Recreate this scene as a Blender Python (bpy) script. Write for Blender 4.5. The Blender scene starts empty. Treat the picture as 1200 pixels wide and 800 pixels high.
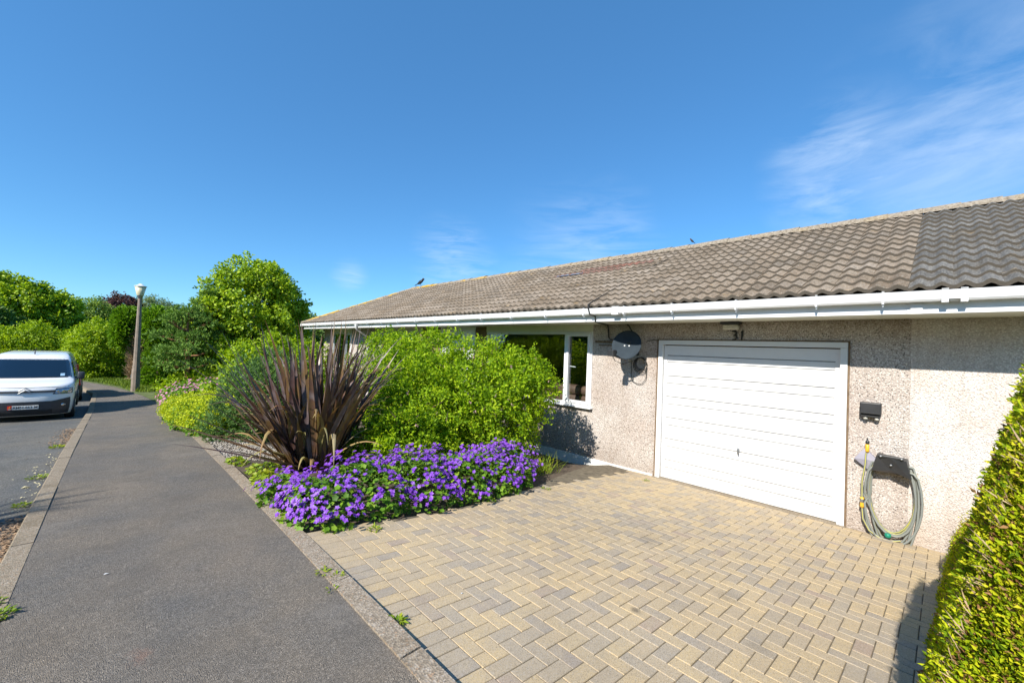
import bpy, bmesh, math, random
import numpy as np
from mathutils import Vector, Matrix
rng = np.random.default_rng(7)
random.seed(7)
scene = bpy.context.scene
COL = scene.collection
R_ = math.radians
H = 1.55                      # camera height over the pavement at its feet
# ------------------------------------------------------------------ tagging helpers
def tag(o, label=None, cat=None, group=None, kind=None):
    if label: o['label'] = label
    if cat: o['category'] = cat
    if group: o['group'] = group
    if kind: o['kind'] = kind
    return o
def empty(name, loc, rz=0):
    o = bpy.data.objects.new(name, None); COL.objects.link(o)
    o.location = loc; o.rotation_euler = (0, 0, rz); o.empty_display_size = .1
    return o
class MB:
    """collects polygons (world or local coordinates) for ONE mesh object"""
    def __init__(s): s.v = []; s.f = []; s.r = []; s.sm = []
    def add(s, vs, fs, r=None, smooth=False):
        b = len(s.v); s.v += [tuple(map(float, q)) for q in vs]
        for f in fs:
            s.f.append(tuple(b + i for i in f)); s.r.append(r if r is not None else 0.5); s.sm.append(smooth)
        return s
    def box(s, x0, x1, y0, y1, z0, z1, r=None):
        v = [(x0,y0,z0),(x1,y0,z0),(x1,y1,z0),(x0,y1,z0),(x0,y0,z1),(x1,y0,z1),(x1,y1,z1),(x0,y1,z1)]
        return s.add(v, [(0,3,2,1),(4,5,6,7),(0,1,5,4),(1,2,6,5),(2,3,7,6),(3,0,4,7)], r)
    def cbox(s, x0, x1, y0, y1, z0, z1, c=.004, r=None):      # chamfered on all edges
        bm = bmesh.new(); bmesh.ops.create_cube(bm, size=1)
        for q in bm.verts:
            q.co = ((x0+x1)/2+q.co.x*(x1-x0), (y0+y1)/2+q.co.y*(y1-y0), (z0+z1)/2+q.co.z*(z1-z0))
        bmesh.ops.bevel(bm, geom=bm.edges[:], offset=c, segments=2, profile=.5, affect='EDGES')
        return s.bm(bm, r)
    def bm(s, bm, r=None, smooth=False, M=None):
        bm.verts.index_update()
        vs = [(M @ q.co if M else q.co) for q in bm.verts]
        s.add(vs, [[q.index for q in f.verts] for f in bm.faces], r, smooth); bm.free(); return s
    def tube(s, pts, rad, n=8, r=None, cap=True, smooth=True):
        pts = [Vector(p) for p in pts]
        if not hasattr(rad, '__len__'): rad = [rad]*len(pts)
        up = Vector((0,0,1)); vs = []; prev = None
        for i, p in enumerate(pts):
            t = (pts[min(i+1, len(pts)-1)] - pts[max(i-1, 0)]).normalized()
            if prev is None:
                a = up if abs(t.dot(up)) < .9 else Vector((1,0,0)); u = t.cross(a).normalized()
            else: u = (prev - t*prev.dot(t)).normalized()
            prev = u; w = t.cross(u)
            for k in range(n):
                a = 2*math.pi*k/n; vs.append(p + (u*math.cos(a)+w*math.sin(a))*rad[i])
        fs = [(i*n+k, i*n+(k+1)%n, (i+1)*n+(k+1)%n, (i+1)*n+k) for i in range(len(pts)-1) for k in range(n)]
        s.add(vs, fs, r, smooth)
        if cap:
            m = len(pts)-1
            s.add([vs[k] for k in range(n)], [tuple(range(n))[::-1]], r); s.add([vs[m*n+k] for k in range(n)], [tuple(range(n))], r)
        return s
    def lathe(s, prof, c, axis=(0,0,1), n=20, r=None, smooth=True):
        ax = Vector(axis).normalized(); a = Vector((0,0,1)) if abs(ax.z) < .9 else Vector((1,0,0))
        u = ax.cross(a).normalized(); w = ax.cross(u); c = Vector(c); vs = []
        for (rr, h) in prof:
            for k in range(n):
                t = 2*math.pi*k/n; vs.append(c + ax*h + (u*math.cos(t)+w*math.sin(t))*rr)
        fs = [(i*n+k, i*n+(k+1)%n, (i+1)*n+(k+1)%n, (i+1)*n+k) for i in range(len(prof)-1) for k in range(n)]
        return s.add(vs, fs, r, smooth)
    def prism(s, poly, y0, y1, r=None):                       # poly in (x,z), extruded along y
        n = len(poly); vs = [(x, y0, z) for x, z in poly]+[(x, y1, z) for x, z in poly]
        return s.add(vs, [tuple(range(n)), tuple(range(n, 2*n))[::-1]]+[(i, i+n, (i+1) % n+n, (i+1) % n) for i in range(n)], r)
    def build(s, name, mat, parent=None, loc=None, smooth=None):
        me = bpy.data.meshes.new(name); me.from_pydata(s.v, [], s.f); me.materials.append(mat)
        if any(x != .5 for x in s.r):
            a = me.attributes.new('rnd', 'FLOAT', 'FACE'); a.data.foreach_set('value', np.array(s.r, dtype=np.float32))
        me.polygons.foreach_set('use_smooth', [bool(x) if smooth is None else smooth for x in s.sm]); me.update()
        o = bpy.data.objects.new(name, me); COL.objects.link(o)
        bm = bmesh.new(); bm.from_mesh(me); bmesh.ops.recalc_face_normals(bm, faces=bm.faces); bm.to_mesh(me); bm.free()
        if parent: o.parent = parent
        if loc is not None:
            me.transform(Matrix.Translation(-Vector(loc))); o.location = loc
        return o
def unworld(o, root):            # mesh coordinates given in world: make them local to the root Empty
    o.data.transform(root.matrix_basis.inverted()); return o
# ------------------------------------------------------------------ material helper
def rgb(c): return (c[0], c[1], c[2], 1)
class NT:
    def __init__(s, m):
        m.use_nodes = True; s.t = m.node_tree; s.t.nodes.clear()
    def n(s, typ, **kw):
        nd = s.t.nodes.new(typ)
        for k, v in kw.items():
            if k.startswith('i_'): nd.inputs[k[2:].replace('_', ' ')].default_value = v
            else: setattr(nd, k, v)
        return nd
    def l(s, a, b): s.t.links.new(a, b)
    def ramp(s, fac, stops, interp='LINEAR'):
        r = s.n('ShaderNodeValToRGB'); r.color_ramp.interpolation = interp
        e = r.color_ramp.elements
        while len(e) < len(stops): e.new(.5)
        for q, (p, c) in zip(e, stops): q.position = p; q.color = rgb(c) if hasattr(c, '__len__') else (c, c, c, 1)
        s.l(fac, r.inputs[0]); return r.outputs[0]
    def noise(s, vec, scale, detail=3, rough=.55, dist=0):
        k = s.n('ShaderNodeTexNoise'); k.inputs['Scale'].default_value = scale; k.inputs['Detail'].default_value = detail
        k.inputs['Roughness'].default_value = rough; k.inputs['Distortion'].default_value = dist
        if vec is not None: s.l(vec, k.inputs['Vector'])
        return k.outputs['Fac']
    def vor(s, vec, scale, out='Color', feature='F1', rand=1):
        k = s.n('ShaderNodeTexVoronoi'); k.feature = feature; k.inputs['Scale'].default_value = scale; k.inputs['Randomness'].default_value = rand
        s.l(vec, k.inputs['Vector']); return k.outputs[out]
    def mix(s, fac, a, b, mode='MIX'):
        m = s.n('ShaderNodeMix', data_type='RGBA', blend_type=mode)
        for sock, v in ((m.inputs[0], fac), (m.inputs[6], a), (m.inputs[7], b)):
            if isinstance(v, (int, float)): sock.default_value = v
            elif isinstance(v, tuple): sock.default_value = rgb(v)
            else: s.l(v, sock)
        return m.outputs[2]
    def math(s, op, a, b=0.0, c=None):
        m = s.n('ShaderNodeMath', operation=op)
        for sock, v in zip(m.inputs, (a, b, c)):
            if v is None: continue
            if isinstance(v, (int, float)): sock.default_value = v
            else: s.l(v, sock)
        return m.outputs[0]
    def pos(s): return s.n('ShaderNodeNewGeometry').outputs['Position']
    def xyz(s, v):
        k = s.n('ShaderNodeSeparateXYZ'); s.l(v, k.inputs[0]); return k.outputs
    def bump(s, h, strength=.3, dist=.01):
        b = s.n('ShaderNodeBump'); b.inputs['Strength'].default_value = strength; b.inputs['Distance'].default_value = dist
        s.l(h, b.inputs['Height']); return b.outputs[0]
    def out(s, col, rough=.8, metal=0., normal=None, spec=.5, coat=0):
        p = s.n('ShaderNodeBsdfPrincipled')
        if isinstance(col, tuple): p.inputs['Base Color'].default_value = rgb(col)
        else: s.l(col, p.inputs['Base Color'])
        if isinstance(rough, (int, float)): p.inputs['Roughness'].default_value = rough
        else: s.l(rough, p.inputs['Roughness'])
        p.inputs['Metallic'].default_value = metal; p.inputs['Specular IOR Level'].default_value = spec
        p.inputs['Coat Weight'].default_value = coat
        if normal is not None: s.l(normal, p.inputs['Normal'])
        o = s.n('ShaderNodeOutputMaterial'); s.l(p.outputs[0], o.inputs[0]); return p
def newmat(name):
    m = bpy.data.materials.new(name); return m, NT(m)
def plain(name, col, rough=.6, metal=0, var=.12, scale=6, spec=.5, coat=0, bump=0, bscale=60):
    m, t = newmat(name); p = t.pos()
    n = t.noise(p, scale, 4)
    c = t.mix(t.ramp(n, [(.3, 0.), (.7, 1.)]), tuple(x*(1-var) for x in col), tuple(min(1, x*(1+var)) for x in col))
    nm = t.bump(t.noise(p, bscale, 3), bump, .004) if bump else None
    t.out(c, rough, metal, nm, spec, coat); return m
def leafmat(name, cols, trans=.35, rough=.5, clump=1.3, spec=.35, hue=None):
    """cols: ramp of albedos picked per leaf; clump: scale of slow variation through the crown"""
    m, t = newmat(name); g = t.n('ShaderNodeNewGeometry')
    rnd = g.outputs['Random Per Island']
    nz = t.noise(g.outputs['Position'], clump, 2)
    f = t.math('ADD', t.math('MULTIPLY', rnd, .62), t.math('MULTIPLY', t.math('SUBTRACT', nz, .25), .75))
    k = len(cols)
    c = t.ramp(f, [(.08+.84*i/(k-1), cols[i]) for i in range(k)])
    p = t.n('ShaderNodeBsdfPrincipled'); t.l(c, p.inputs['Base Color']); p.inputs['Roughness'].default_value = rough
    p.inputs['Specular IOR Level'].default_value = spec
    tr = t.n('ShaderNodeBsdfTranslucent')
    tc = t.mix(1.0, c, (1.25, 1.2, .55), 'MULTIPLY'); t.l(tc, tr.inputs[0])
    mx = t.n('ShaderNodeMixShader'); mx.inputs[0].default_value = trans
    t.l(p.outputs[0], mx.inputs[1]); t.l(tr.outputs[0], mx.inputs[2])
    o = t.n('ShaderNodeOutputMaterial'); t.l(mx.outputs[0], o.inputs[0]); return m
# ------------------------------------------------------------------ ground profile
ZY = [-60, 0, 1.6, 3.6, 6.6, 9, 13, 15.5, 20, 24.3, 32, 45, 80, 400]
ZZ = [-.02, -.035, -.04, -.07, -.155, -.24, -.45, -.6, -.8, -.92, -1.02, -1.15, -1.5, -3]
def zg(y): return float(np.interp(y, ZY, ZZ))
DX, DZ0, DS = 6.78, -.533, .0851
def zdrive(x): return DZ0+(DX-x)*DS
def zbed(x, y):
    a = zg(y)-.01; b = -.70 if y < 9 else -.70+(zg(y)+.24)*.5
    t = min(1, max(0, (x-1.24)/(DX-1.24))); return a*(1-t)+b*t
# ================================================================== MATERIALS
def m_pebble(name, stops, mort, warm, stain):
    m, t = newmat(name); p = t.pos()
    c1 = t.vor(p, 68); k = t.n('ShaderNodeSeparateColor'); t.l(c1, k.inputs[0])
    chips = t.ramp(k.outputs[0], stops, 'CONSTANT')
    d = t.vor(p, 68, 'Distance')
    c = t.mix(t.ramp(d, [(.35, 0.), (.62, 1.)]), chips, mort)
    big = t.noise(p, 1.1, 5, .6)
    c = t.mix(t.ramp(big, [(.38, 0.), (.68, 1.)]), c, t.mix(1., c, warm, 'MULTIPLY'))
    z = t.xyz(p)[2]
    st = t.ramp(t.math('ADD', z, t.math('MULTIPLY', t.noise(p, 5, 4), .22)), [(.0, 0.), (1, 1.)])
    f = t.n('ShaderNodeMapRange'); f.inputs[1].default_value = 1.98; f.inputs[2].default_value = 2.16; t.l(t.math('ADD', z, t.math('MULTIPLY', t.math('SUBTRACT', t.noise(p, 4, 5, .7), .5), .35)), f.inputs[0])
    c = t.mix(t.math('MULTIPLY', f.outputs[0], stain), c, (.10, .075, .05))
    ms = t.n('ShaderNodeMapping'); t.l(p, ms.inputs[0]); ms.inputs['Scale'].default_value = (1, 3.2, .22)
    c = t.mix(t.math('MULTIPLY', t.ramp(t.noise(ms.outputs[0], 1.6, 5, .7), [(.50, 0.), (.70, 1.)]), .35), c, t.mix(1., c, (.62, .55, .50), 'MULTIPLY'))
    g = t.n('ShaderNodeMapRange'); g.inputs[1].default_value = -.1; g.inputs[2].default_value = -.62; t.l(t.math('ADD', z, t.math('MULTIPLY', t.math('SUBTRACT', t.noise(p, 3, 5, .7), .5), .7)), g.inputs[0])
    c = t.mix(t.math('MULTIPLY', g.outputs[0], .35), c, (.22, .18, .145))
    t.out(c, .9, 0, t.bump(d, .7, .012), .2); return m
M = {}
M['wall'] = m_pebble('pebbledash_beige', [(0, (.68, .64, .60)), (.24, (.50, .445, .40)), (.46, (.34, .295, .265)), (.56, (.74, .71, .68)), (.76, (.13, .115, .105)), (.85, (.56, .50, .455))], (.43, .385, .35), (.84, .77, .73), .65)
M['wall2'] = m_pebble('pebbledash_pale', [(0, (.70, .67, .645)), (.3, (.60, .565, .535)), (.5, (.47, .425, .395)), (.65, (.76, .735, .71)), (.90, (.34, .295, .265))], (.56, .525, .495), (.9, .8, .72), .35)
M['upvc'] = plain('white_plastic', (.72, .73, .74), .28, var=.03, scale=2, spec=.5)
M['fascia'] = plain('fascia_white', (.74, .76, .78), .3, var=.05, scale=3)
M['cream'] = plain('cream_panel', (.66, .66, .56), .5, var=.06, scale=3)
def m_door():
    m, t = newmat('garage_door_paint'); p = t.pos(); z = t.xyz(p)[2]
    c = t.mix(t.ramp(t.noise(p, 2.5, 4, .7), [(.45, 0.), (.7, .5)]), (.73, .73, .73), (.66, .66, .655))
    f = t.n('ShaderNodeMapRange'); f.inputs[1].default_value = -.30; f.inputs[2].default_value = -.53; t.l(t.math('ADD', z, t.math('MULTIPLY', t.math('SUBTRACT', t.noise(p, 9, 5, .8), .5), .25)), f.inputs[0])
    c = t.mix(t.math('MULTIPLY', f.outputs[0], .35), c, (.42, .38, .32)); t.out(c, .4); return m
M['doorwhite'] = m_door()
M['grooveshade'] = plain('door_groove_shade', (.27, .27, .262), .8, var=.35, scale=6)  # grey painted into the door grooves to stand for their shade
M['plinth'] = plain('plinth_white_paint', (.76, .76, .74), .7, var=.08, scale=5, bump=.2)
M['rust'] = plain('old_timber_brown', (.17, .115, .07), .9, var=.3, scale=20)
M['black'] = plain('black_plastic', (.025, .026, .028), .45, var=.2, scale=8)
M['blackrough'] = plain('black_rubber', (.02, .02, .02), .7, var=.2, scale=8)
M['dishgrey'] = plain('dish_grey_metal', (.036, .048, .060), .9, var=.1, scale=8, spec=.1)
M['chrome'] = plain('chrome', (.6, .6, .62), .18, 1, var=.05)
M['steel'] = plain('dull_steel', (.38, .39, .4), .4, .9, var=.1)
def m_tile(name, cols, lich):
    m, t = newmat(name); p = t.pos(); at = t.n('ShaderNodeAttribute', attribute_name='rnd').outputs['Fac']
    base = t.ramp(at, [(i/(len(cols)-1), c) for i, c in enumerate(cols)])
    n1 = t.noise(p, 28, 4, .7); c = t.mix(t.ramp(n1, [(.35, 0.), (.65, 1.)]), base, t.mix(1., base, (.6, .6, .6), 'MULTIPLY'))
    n2 = t.noise(p, 1.3, 4); c = t.mix(t.ramp(n2, [(.42, 0.), (.66, .7)]), c, t.mix(1., c, (.74, .68, .60), 'MULTIPLY')); n6 = t.noise(p, 7, 5, .75); c = t.mix(t.ramp(n6, [(.58, 0.), (.68, .6)]), c, (.09, .08, .06))
    n4 = t.noise(p, 75, 2, .6); c = t.mix(t.ramp(n4, [(.56, 0.), (.7, .75)]), c, (.44, .42, .37))
    n3 = t.noise(p, 3.1, 3, .6, .4); z = t.xyz(p)[2]
    c = t.mix(t.math('MULTIPLY', t.ramp(n3, [(.66, 0.), (.71, 1.)]), lich), c, (.42, .25, .05))
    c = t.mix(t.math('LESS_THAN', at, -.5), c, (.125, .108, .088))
    t.out(c, .92, 0, t.bump(t.noise(p, 90, 3), .45, .006), .15); return m
M['tile'] = m_tile('roof_tile_brown', [(.33, .265, .20), (.235, .185, .135), (.295, .235, .175), (.36, .295, .23), (.22, .18, .14)], .22)
M['tile2'] = m_tile('roof_tile_grey', [(.165, .162, .155), (.12, .118, .112), (.20, .195, .185), (.145, .14, .13)], .25)
M['tilered'] = m_tile('roof_tile_red', [(.27, .12, .085), (.24, .14, .11), (.30, .15, .11)], .1)
M['lead'] = plain('lead_flashing', (.16, .18, .22), .6, var=.2)
def m_ridge():
    m, t = newmat('ridge_tile'); p = t.pos()
    c = t.ramp(t.noise(p, 22, 5, .7), [(.3, (.12, .095, .07)), (.5, (.27, .23, .18)), (.7, (.36, .32, .26))])
    y = t.xyz(p)[1]
    far = t.n('ShaderNodeMapRange'); far.inputs[1].default_value = 9; far.inputs[2].default_value = 14; t.l(y, far.inputs[0])
    f = t.math('MULTIPLY', t.ramp(t.noise(p, 1.7, 3), [(.50, 0.), (.60, 1.)]), t.math('ADD', .10, t.math('MULTIPLY', far.outputs[0], .9)))
    c = t.mix(f, c, (.48, .30, .03)); t.out(c, .95, 0, t.bump(t.noise(p, 60, 3), .5, .01), .1); return m
M['ridge'] = m_ridge()
def m_paver():
    m, t = newmat('paving_bricks'); p = t.pos(); at = t.n('ShaderNodeAttribute', attribute_name='rnd').outputs['Fac']
    b = t.ramp(at, [(0, (.56, .425, .245)), (.28, (.53, .41, .245)), (.50, (.49, .385, .25)), (.66, (.445, .36, .25)), (.84, (.405, .34, .255)), (.94, (.365, .31, .245)), (1, (.41, .31, .23))])
    n0 = t.noise(p, 9, 3); b = t.mix(t.ramp(n0, [(.42, 0.), (.62, .55)]), b, (.46, .37, .25))
    v = t.n('ShaderNodeSeparateColor'); t.l(t.vor(p, 260), v.inputs[0])
    c = t.mix(t.ramp(v.outputs[0], [(0, .5), (.2, .25), (.5, 0.), (.9, 0.)]), b, (.10, .085, .07))
    c = t.mix(t.ramp(v.outputs[1], [(.86, 0.), (.9, .5)], 'CONSTANT'), c, (.5, .46, .4))
    n1 = t.noise(p, 1.2, 5, .65); c = t.mix(t.ramp(n1, [(.42, 0.), (.66, .5)]), c, t.mix(1., c, (.88, .86, .84), 'MULTIPLY'))
    for sx_, sy_, rr_ in ((2.62, 1.42, .045), (3.4, 1.1, .12), (3.9, 2.0, .16), (2.9, .75, .10), (5.1, 2.4, .14)):
        d = t.n('ShaderNodeVectorMath', operation='DISTANCE'); mp = t.n('ShaderNodeMapping'); t.l(p, mp.inputs[0]); mp.inputs['Scale'].default_value = (1, 1, 0); mp.inputs['Location'].default_value = (-sx_, -sy_, 0); t.l(mp.outputs[0], d.inputs[0])
        dd = t.math('ADD', d.outputs['Value'], t.math('MULTIPLY', t.math('SUBTRACT', t.noise(p, 16, 5, .8), .5), rr_*1.6)); c = t.mix(t.ramp(dd, [(rr_*.3, .65 if rr_ < .05 else .22), (rr_, 0.)]), c, (.09, .075, .06))
    n5 = t.noise(p, .55, 4, .6); c = t.mix(t.ramp(n5, [(.45, 0.), (.62, .5)]), c, t.mix(1., c, (.86, .88, .92), 'MULTIPLY'))
    t.out(c, .85, 0, t.bump(t.noise(p, 190, 3), .35, .004), .25); return m
M['paver'] = m_paver()
def m_asphalt(name, base, red=True, scale=120, gm=(.5, .5, .5)):
    m, t = newmat(name); p = t.pos()
    k = t.n('ShaderNodeSeparateColor'); t.l(t.vor(p, scale), k.inputs[0])
    chips = t.ramp(k.outputs[0], [(0, tuple(x*.6 for x in base)), (.35, tuple(x*.85 for x in base)), (.6, base), (.82, tuple(x*1.25 for x in base)), (.95, tuple(x*1.6 for x in base))], 'CONSTANT')
    n = t.noise(p, .9, 5, .65)
    c = t.mix(t.ramp(n, [(.35, 0.), (.65, 1.)]), t.mix(1., chips, (1.12, 1.06, .98), 'MULTIPLY'), t.mix(1., chips, (.80, .84, .9), 'MULTIPLY'))
    n2 = t.noise(p, 2.1, 6, .72); c = t.mix(t.ramp(n2, [(.50, 0.), (.68, .5)]), c, tuple(x*.55 for x in base)); n7 = t.noise(p, 11, 4, .7); c = t.mix(t.ramp(n7, [(.60, 0.), (.72, .4)]), c, tuple(x*.5 for x in base)); n8 = t.noise(p, 1.3, 5, .7, .5); c = t.mix(t.ramp(n8, [(.58, 0.), (.66, .28)]), c, tuple(x*1.35 for x in base))
    if red:
        d = t.n('ShaderNodeVectorMath', operation='DISTANCE'); mp = t.n('ShaderNodeMapping'); t.l(p, mp.inputs[0])
        mp.inputs['Location'].default_value = (-.17*2.2, -2.76, 0); mp.inputs['Scale'].default_value = (2.2, 1, 0)
        t.l(mp.outputs[0], d.inputs[0]); dd = t.math('ADD', d.outputs['Value'], t.math('MULTIPLY', t.noise(p, 11, 6, .8), .5))
        c = t.mix(t.ramp(dd, [(.26, .5), (.36, 0.)]), c, (.23, .13, .095))
        xs = t.xyz(p); e = t.math('ADD', xs[0], t.math('MULTIPLY', t.noise(p, 7, 5, .7), .5))
        c = t.mix(t.ramp(e, [(1.15, 0.), (1.38, .0)]), c, (.1, .08, .05))
    t.out(c, .9, 0, t.bump(t.vor(p, scale, 'Distance'), .8, .006), .3); return m
M['pave'] = m_asphalt('pavement_asphalt', (.205, .182, .155), True, 210)
M['road'] = m_asphalt('road_asphalt', (.158, .156, .145), False, 130)
M['kerb'] = None
def m_conc(name, a, b, scale, moss=.3):
    m, t = newmat(name); p = t.pos()
    k = t.n('ShaderNodeSeparateColor'); t.l(t.vor(p, scale), k.inputs[0])
    c = t.ramp(k.outputs[0], [(0, tuple(x*.5 for x in a)), (.25, a), (.5, b), (.7, (.42, .37, .31)), (.85, tuple(x*.8 for x in a)), (.93, (.32, .2, .12))], 'CONSTANT')
    c = t.mix(.45, c, t.mix(t.noise(p, 6, 4), a, b))
    n = t.noise(p, 2.4, 5, .7); c = t.mix(t.ramp(n, [(.5, 0.), (.72, moss)]), c, (.13, .10, .06))
    t.out(c, .95, 0, t.bump(t.vor(p, scale, 'Distance'), .6, .006), .2); return m
M['kerb'] = m_conc('kerb_concrete', (.25, .205, .145), (.31, .26, .20), 120, .6)
M['edge'] = m_conc('edging_aggregate', (.25, .205, .155), (.35, .295, .23), 85, .5)
M['soil'] = plain('soil', (.095, .07, .05), .95, var=.4, scale=30, bump=.8, bscale=50)
M['joint'] = plain('joint_sand', (.14, .115, .08), .95, var=.4, scale=12)
M['groundm'] = plain('rough_grass_ground', (.10, .13, .035), .95, var=.4, scale=2)
M['bark'] = plain('bark_brown', (.14, .095, .06), .9, var=.35, scale=20, bump=.6)
M['barkred'] = plain('bark_reddish', (.30, .15, .075), .9, var=.35, scale=20, bump=.6)
M['deadtwig'] = plain('dead_twigs', (.42, .30, .19), .9, var=.35, scale=12)
M['concpost'] = plain('weathered_post', (.25, .205, .165), .9, var=.2, scale=5, bump=.4)
def m_glass(name, tint=(.9, .95, .95), refl=.05):
    m, t = newmat(name)
    fr = t.n('ShaderNodeFresnel'); fr.inputs[0].default_value = 1.5
    g = t.n('ShaderNodeBsdfGlossy'); g.inputs['Roughness'].default_value = .0; g.inputs[0].default_value = (1, 1, 1, 1)
    tr = t.n('ShaderNodeBsdfTransparent'); tr.inputs[0].default_value = rgb(tint)
    mx = t.n('ShaderNodeMixShader'); f = t.math('ADD', t.math('MULTIPLY', fr.outputs[0], 1.3), refl); t.l(f, mx.inputs[0])
    t.l(tr.outputs[0], mx.inputs[1]); t.l(g.outputs[0], mx.inputs[2])
    o = t.n('ShaderNodeOutputMaterial'); t.l(mx.outputs[0], o.inputs[0]); return m
M['glass'] = m_glass('window_glass')
M['carglass'] = m_glass('car_glass', (.34, .40, .44), .09)
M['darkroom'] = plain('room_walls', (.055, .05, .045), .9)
M['sofa'] = plain('brown_leather', (.16, .095, .075), .55, var=.25, scale=5)
M['vanwhite'] = plain('van_white_paint', (.82, .83, .84), .22, var=.015, coat=.6)
M['vangrey'] = plain('van_grey_plastic', (.042, .047, .056), .5, var=.1)
M['redglass'] = plain('red_lens', (.5, .015, .015), .15, var=.1)
M['lens'] = plain('lens_clear', (.33, .36, .4), .08, .6, var=.3, scale=25)
M['yellow'] = plain('yellow_plastic', (.72, .40, .03), .4, var=.08)
M['green'] = plain('green_plastic', (.01, .22, .14), .4, var=.08)
M['plateW'] = plain('plate_white', (.78, .78, .76), .35, var=.03)
M['plateR'] = plain('plate_red', (.68, .03, .02), .35, var=.03)
M['fabric'] = plain('grey_lilac_plastic', (.32, .31, .37), .7, var=.12)
M['lamp'] = plain('lamp_opal', (.62, .58, .40), .35, var=.08)
M['lamplens'] = plain('bulkhead_lens', (.55, .53, .46), .35, var=.2, scale=30)
M['pebble'] = plain('grey_pebbles', (.34, .31, .27), .85, var=.35, scale=18)
M['birdm'] = plain('bird_black', (.02, .021, .026), .5, var=.2)
M['birdb'] = plain('bird_brown', (.09, .06, .045), .7, var=.3)
M['litter'] = plain('dry_leaves', (.30, .20, .12), .9, var=.5, scale=15)
M['litterY'] = plain('pale_leaves', (.66, .58, .34), .9, var=.3, scale=15)
def m_hose():
    m, t = newmat('hose_striped'); at = t.n('ShaderNodeAttribute', attribute_name='rnd').outputs['Fac']
    c = t.ramp(at, [(0, (.20, .215, .20)), (.7, (.44, .40, .06))], 'CONSTANT'); t.out(c, .45); return m
M['hose'] = m_hose()
# foliage
M['L_shrub'] = leafmat('leaves_bright_shrub', [(.05, .12, .006), (.17, .31, .01), (.34, .50, .012), (.52, .64, .03)], .45, .55, 2.6, .2)
M['L_geran'] = leafmat('leaves_geranium', [(.05, .13, .012), (.10, .23, .018), (.18, .34, .025), (.30, .44, .035)], .35, .55, 3)
M['F_violet'] = leafmat('petals_violet', [(.12, .022, .40), (.22, .05, .58), (.31, .10, .68), (.46, .28, .78)], .35, .6, 4)
M['F_pink'] = leafmat('petals_pink', [(.50, .14, .32), (.60, .25, .44), (.66, .36, .52)], .3, .6, 4)
M['F_tiny'] = leafmat('petals_pale_pink', [(.42, .26, .26), (.55, .36, .34)], .3, .6, 4)
M['L_lime'] = leafmat('leaves_lime', [(.24, .36, .012), (.42, .52, .015), (.56, .62, .02), (.64, .68, .04)], .35, .6, 2.5)
M['L_limeg'] = leafmat('leaves_lime_lower', [(.08, .19, .02), (.16, .31, .03), (.26, .42, .04)], .35, .6, 2.5)
M['L_conif'] = leafmat('needles_blue_green', [(.06, .14, .04), (.13, .25, .06), (.22, .37, .10)], .15, .7, 2)
M['L_pine'] = leafmat('needles_pine', [(.08, .16, .03), (.17, .31, .05), (.30, .46, .08)], .15, .7, 2)
M['L_tree'] = leafmat('leaves_tree', [(.08, .15, .01), (.22, .36, .012), (.37, .51, .02), (.50, .62, .03)], .35, .45, .7)
M['L_dark'] = leafmat('leaves_dark', [(.06, .12, .02), (.11, .21, .03), (.19, .32, .05)], .25, .5, .7)
M['L_yel'] = leafmat('leaves_yellow_green', [(.10, .20, .008), (.24, .38, .01), (.36, .50, .012), (.46, .58, .02)], .4, .5, .8)
M['L_mid'] = leafmat('leaves_mid', [(.13, .22, .03), (.22, .34, .05), (.32, .44, .09)], .3, .6, .6)
M['L_pale'] = leafmat('leaves_pale', [(.15, .22, .09), (.22, .30, .13), (.29, .37, .18)], .3, .6, .6)
M['L_purple'] = leafmat('leaves_purple', [(.06, .028, .035), (.11, .05, .05), (.16, .08, .07)], .25, .5, .7)
M['L_ley'] = leafmat('needles_cypress', [(.08, .17, .01), (.18, .35, .012), (.30, .50, .02)], .25, .6, 2)
M['L_hedge'] = leafmat('hedge_leaves', [(.07, .14, .008), (.20, .31, .01), (.42, .50, .012), (.58, .58, .02), (.66, .58, .06)], .35, .7, 5, .12)
M['L_hedgebrown'] = leafmat('hedge_tips_brown', [(.16, .07, .03), (.28, .14, .06), (.38, .24, .10)], .2, .6, 5)
M['L_phor'] = leafmat('flax_blades', [(.075, .035, .028), (.11, .07, .07), (.19, .15, .155), (.17, .105, .04), (.11, .06, .045), (.25, .21, .215)], .1, .38, 4, .5)
M['L_phordead'] = leafmat('flax_blades_dry', [(.20, .09, .04), (.36, .22, .10), (.33, .30, .12), (.42, .33, .2)], .15, .6, 3)
M['L_grass'] = leafmat('grass_blades', [(.07, .14, .012), (.15, .24, .02), (.25, .33, .03)], .3, .6, .8)
M['L_weed'] = leafmat('weed_leaves', [(.12, .22, .012), (.25, .36, .02), (.42, .42, .03)], .35, .5, 6)
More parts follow.
